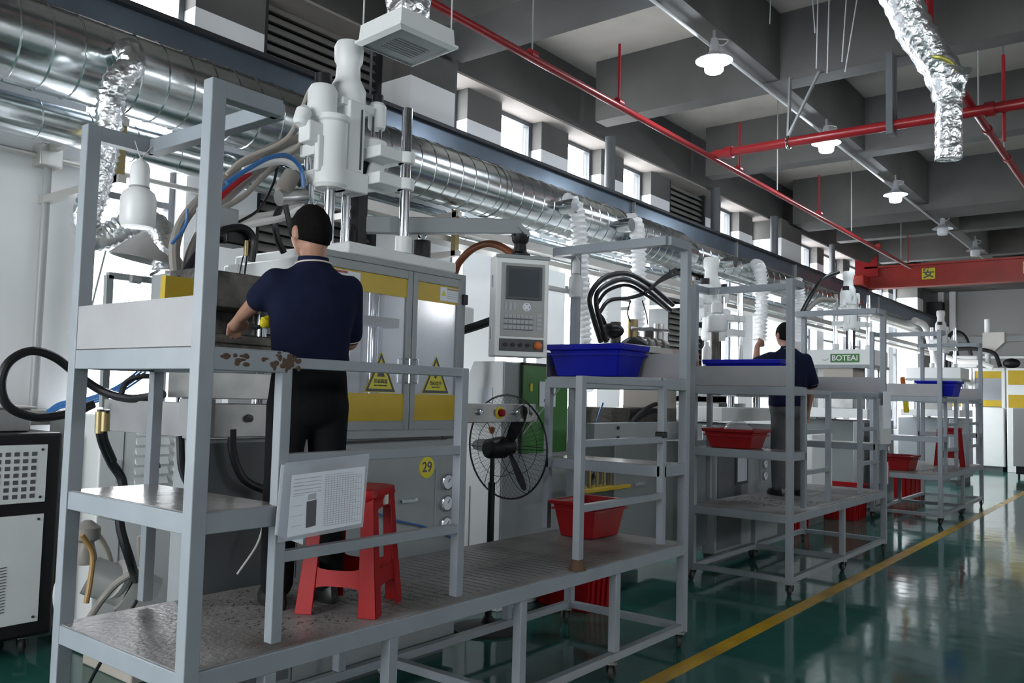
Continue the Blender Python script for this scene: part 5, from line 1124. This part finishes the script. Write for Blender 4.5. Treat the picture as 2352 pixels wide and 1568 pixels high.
# valve bank and rear units of press 30
mc = thing('mold_slide_unit', (-4.0, 6.7, 1.9), 'dark oily mold slide and fittings behind the blue crate', 'machine part')
MB().box(-4.35, -3.75, 6.35, 7.35, 2.02, 2.08).build('slide_plate', 'platen_steel', mc, bevel=.005)
for i, (px, m_) in enumerate(((6.5, 'mold_steel'), (6.8, 'brass'), (7.1, 'mold_steel'), (7.3, 'platen_steel'))):
    MB().cyl((-3.95, px, 1.72), (-3.95, px, 2.28+.05*(i % 2)), .05, n=14).build('pillar', m_, mc)
MB().ell((-3.95, 6.45, 2.2), (.10, .12, .07)).build('actuator', 'black', mc)
MB().cyl((-3.9, 6.75, 2.12), (-3.9, 7.35, 2.12), .045, n=16).build('cross_cylinder', 'platen_steel', mc)
for k in range(4): MB().cyl((-3.9, 6.8+k*.14, 2.12), (-3.9, 6.84+k*.14, 2.12), .06, n=16).build('clamp_ring', 'hose_grey', mc)
MB().cyl((-3.9, 6.7, 2.24), (-3.9, 7.4, 2.27), .018, n=12).build('thin_pipe', 'chrome', mc)
MB().lathe([(.03, 0), (.05, .03), (.05, .14), (.02, .2)], (-3.88, 7.0, 2.05), (0, 1, .1), n=16).build('white_accumulator', 'hose_white', mc)
for k in range(5): MB().tube([(-3.8, 6.55+k*.13, 2.06), (-3.76, 6.6+k*.13, 1.98), (-3.78, 6.66+k*.13, 1.88), (-3.82, 6.7+k*.12, 1.78)], .014, n=6).build('short_hose', 'black_rubber', mc)
MB().box(-3.98, -3.84, 7.12, 7.26, 1.80, 2.02).build('valve_body', 'hose_beige', mc, bevel=.008)
MB().tube([(-3.9, 6.35, 1.95), (-3.85, 6.6, 2.12), (-3.85, 6.9, 2.05), (-3.85, 7.0, 1.8)], .035, n=10).build('dark_hose', 'black_rubber', mc)
MB().box(-4.3, -3.8, 6.5, 7.4, 1.36, 1.52).build('lower_slide', 'mold_steel', mc, bevel=.006)
MB().box(-4.1, -3.7, 6.9, 7.2, 1.52, 1.72).build('mold_block', 'hose_beige', mc, bevel=.006)
bm = thing('side_beam', (-3.66, 6.4, 1.3), 'light grey beam with bolts, seen through the right guard rails', 'beam')
MB().box(-3.72, -3.64, 5.7, 7.2, 1.24, 1.40).build('beam_body', 'machine_grey', bm, bevel=.005)
for z in (1.28, 1.36): MB().cyl((-3.64, 6.05, z), (-3.625, 6.05, z), .014, n=10).build('bolt', 'screw', bm)
wc = thing('white_louvred_box', (-4.6, 6.6, 0), 'low white louvred machine cover behind the right guard rails', 'cabinet')
MB().box(-5.1, -4.3, 6.3, 7.6, .1, 1.50).build('cover_body', 'machine_white', wc, bevel=.02)
for k in range(9): MB().box(-4.3, -4.285, 6.45, 6.65, .55+k*.06, .562+k*.06).build('louvre', 'panel_grey', wc)
for k in range(9): MB().box(-4.3, -4.285, 6.85, 7.05, .55+k*.06, .562+k*.06).build('louvre', 'panel_grey', wc)
tr = thing('nozzle_tray', (-3.7, 5.9, .9), 'yellow tray with a row of small nozzles behind the red crate', 'tray')
MB().box(-3.80, -3.62, 5.55, 6.25, .86, .89).build('tray_plate', 'yellow_band', tr, bevel=.004)
for k in range(6):
    n_ = MB().cyl((-3.70, 5.62+k*.11, .89), (-3.70, 5.62+k*.11, 1.03), .016, n=10).build('nozzle', 'brass', tr)
    MB().cyl((-3.70, 5.62+k*.11, 1.03), (-3.70, 5.62+k*.11, 1.07), .022, n=10).build('nozzle_cap', 'black', n_)
# items around cart 2
for i, (y, zt) in enumerate(((7.45, 2.33), (8.05, 2.30))):
    tag(MB().lathe([(.07, 1.66), (.07, 1.9), (.045, 1.92), (.045, zt)], (-3.72, y, 0), n=18).build('dark_cylinder', 'mold_steel'), ['dark upright cylinder left of the blue bottle', 'dark upright cylinder right of the blue bottle'][i], 'cylinder')
tag(MB().lathe([(.035, 1.8), (.045, 1.82), (.045, 2.1), (.02, 2.14), (.018, 2.17)], (-3.6, 7.62, 0), n=16).build('spray_bottle', 'white_plastic'), 'slim white spray bottle with a dark cap beside the dark cylinders', 'bottle')
tag(MB().lathe([(.03, 1.86), (.034, 1.88), (.03, 2.05), (.012, 2.12)], (-3.62, 7.42, 0), n=14).build('orange_bottle', 'orange'), 'orange bottle behind the splash sheet of the second platform', 'bottle')
# ============================================================ FAR MACHINES
m32 = press(20.3, 'white injection press farthest down the row', doors=False, far=True)
yl = thing('yellow_white_enclosure', (-4.0, 22, 1.6), 'white enclosure with yellow bands at the far end of the row', 'machine')
y_ = 24.6
MB().box(-5.2, -3.5, y_, y_+1.0, .12, 1.62).build('cabinet', 'machine_white', yl, bevel=.02)
MB().box(-5.15, -3.55, y_+.05, y_+.95, 0, .12).build('plinth', 'machine_dark', yl)
for x0 in (-4.95, -4.20):
    d_ = MB().box(x0, x0+.05, y_, y_+.05, 1.62, 2.62).box(x0+.65, x0+.72, y_, y_+.05, 1.62, 2.62).box(x0+.05, x0+.65, y_, y_+.05, 2.54, 2.62).build('guard_door', 'machine_white', yl)
    MB().box(x0+.05, x0+.65, y_+.01, y_+.02, 2.36, 2.54).build('yellow_strip', 'yellow_band', d_); MB().box(x0+.05, x0+.65, y_+.01, y_+.02, 1.64, 1.80).build('yellow_strip', 'yellow_band', d_)
    MB().box(x0+.05, x0+.65, y_+.02, y_+.025, 1.8, 2.36).build('pane', 'acrylic', d_)
MB().box(-4.9, -3.45, y_+.06, y_+.95, 2.56, 2.62).build('top_plate', 'machine_white', yl)
e2 = thing('yellow_panel_unit', (-3.2, 23.7, 1.6), 'yellow and white side guard right of the far enclosure', 'machine')
MB().box(-3.44, -2.95, 24.6, 25.4, 0, 2.62).build('unit_body', 'machine_white', e2, bevel=.01)
for z0, z1 in ((2.2, 2.56), (1.62, 1.95)): MB().box(-3.40, -3.05, 24.59, 24.6, z0, z1).build('yellow_panel', 'yellow_band', e2)
e3 = thing('grey_cabinet', (-2.6, 23, 0), 'plain grey cabinet on the floor at the right edge of the photo', 'cabinet')
MB().box(-3.05, -2.0, 22.6, 23.6, .28, 1.62).build('cabinet_body', 'panel_grey', e3, bevel=.015)
MB().box(-3.0, -2.05, 22.7, 23.5, .10, .28).build('black_base', 'black', e3)
for x in (-2.95, -2.15): MB().cyl((x-.02, 22.75, .05), (x+.02, 22.75, .05), .05).build('wheel', 'caster_wheel', e3)
e4 = thing('dark_yellow_cabinet', (-2.5, 25.8, 0), 'dim yellow and white cabinet at the far right wall', 'cabinet')
MB().box(-3.0, -2.2, 25.4, 26.2, 0, 2.5).build('cabinet_body', 'panel_grey', e4, bevel=.01)
MB().box(-2.9, -2.4, 25.39, 25.4, 2.1, 2.45).build('yellow_panel', 'yellow_band', e4); MB().box(-2.9, -2.4, 25.38, 25.4, 1.5, 2.08).build('white_panel', 'paper', e4)
# robot-like equipment above the far enclosure
rb = thing('far_injection_gear', (-4.2, 24.9, 2.6), 'dark hoses and hopper on top of the far enclosure', 'machine part')
MB().prism([(-4.0, 24.8, 3.55), (-3.5, 24.8, 3.55), (-3.5, 24.8, 3.3), (-3.8, 24.8, 3.0), (-4.0, 24.8, 3.0)], (0, .35, 0)).build('hopper', 'cable_tray', rb)
MB().cyl((-3.9, 24.9, 2.6), (-3.9, 24.9, 3.9), .07).build('mast', 'machine_white', rb)
MB().box(-4.6, -4.1, 24.7, 25.2, 2.62, 2.95).build('drive', 'machine_white', rb, bevel=.03)
for k, (a, b_, c) in enumerate(((-5.1, 3.3, -4.5), (-4.9, 3.5, -4.2), (-4.8, 3.1, -3.6))):
    MB().tube([(a, 24.8, 2.62), (a+.15, 24.75, b_), (c-.2, 24.75, b_-.05), (c, 24.8, 2.66)], .05, n=8).build('dark_hose', 'black_rubber', rb)
MB().tube([(-5.0, 24.4, 3.0), (-4.5, 24.4, 2.8), (-4.0, 24.4, 2.75), (-3.7, 24.4, 2.62)], .07, n=8).build('white_hose', 'hose_white', rb)
MB().ell((-3.35, 24.8, 2.75), (.2, .15, .13)).build('black_cover', 'black', rb)
for s_ in ((-3.75, 10.2), (-3.75, 11.4)):
    o = thing('side_cabinet', (s_[0], s_[1], 0), 'white side cabinet behind the second man' if s_[1] < 11 else 'low white machine cabinet between the second and third presses', 'cabinet')
    MB().box(-4.6, -3.75, s_[1]-.3, s_[1]+.5, .35, 1.45 if s_[1] < 11 else 1.2).build('cabinet_body', 'machine_white', o, bevel=.012)
    MB().box(-4.5, -3.85, s_[1]-.25, s_[1]+.45, 0, .35).build('base', 'machine_dark', o)
o = thing('orange_lever', (-3.5, 14.4, 2), 'orange and yellow handled device right of the third press', 'tool')
MB().bar((-3.5, 14.6, 2.05), (-3.5, 14.75, 1.75), .06).build('orange_grip', 'orange', o); MB().bar((-3.5, 14.75, 1.85), (-3.5, 14.85, 1.50), .07).build('yellow_grip', 'yellow_plastic', o)
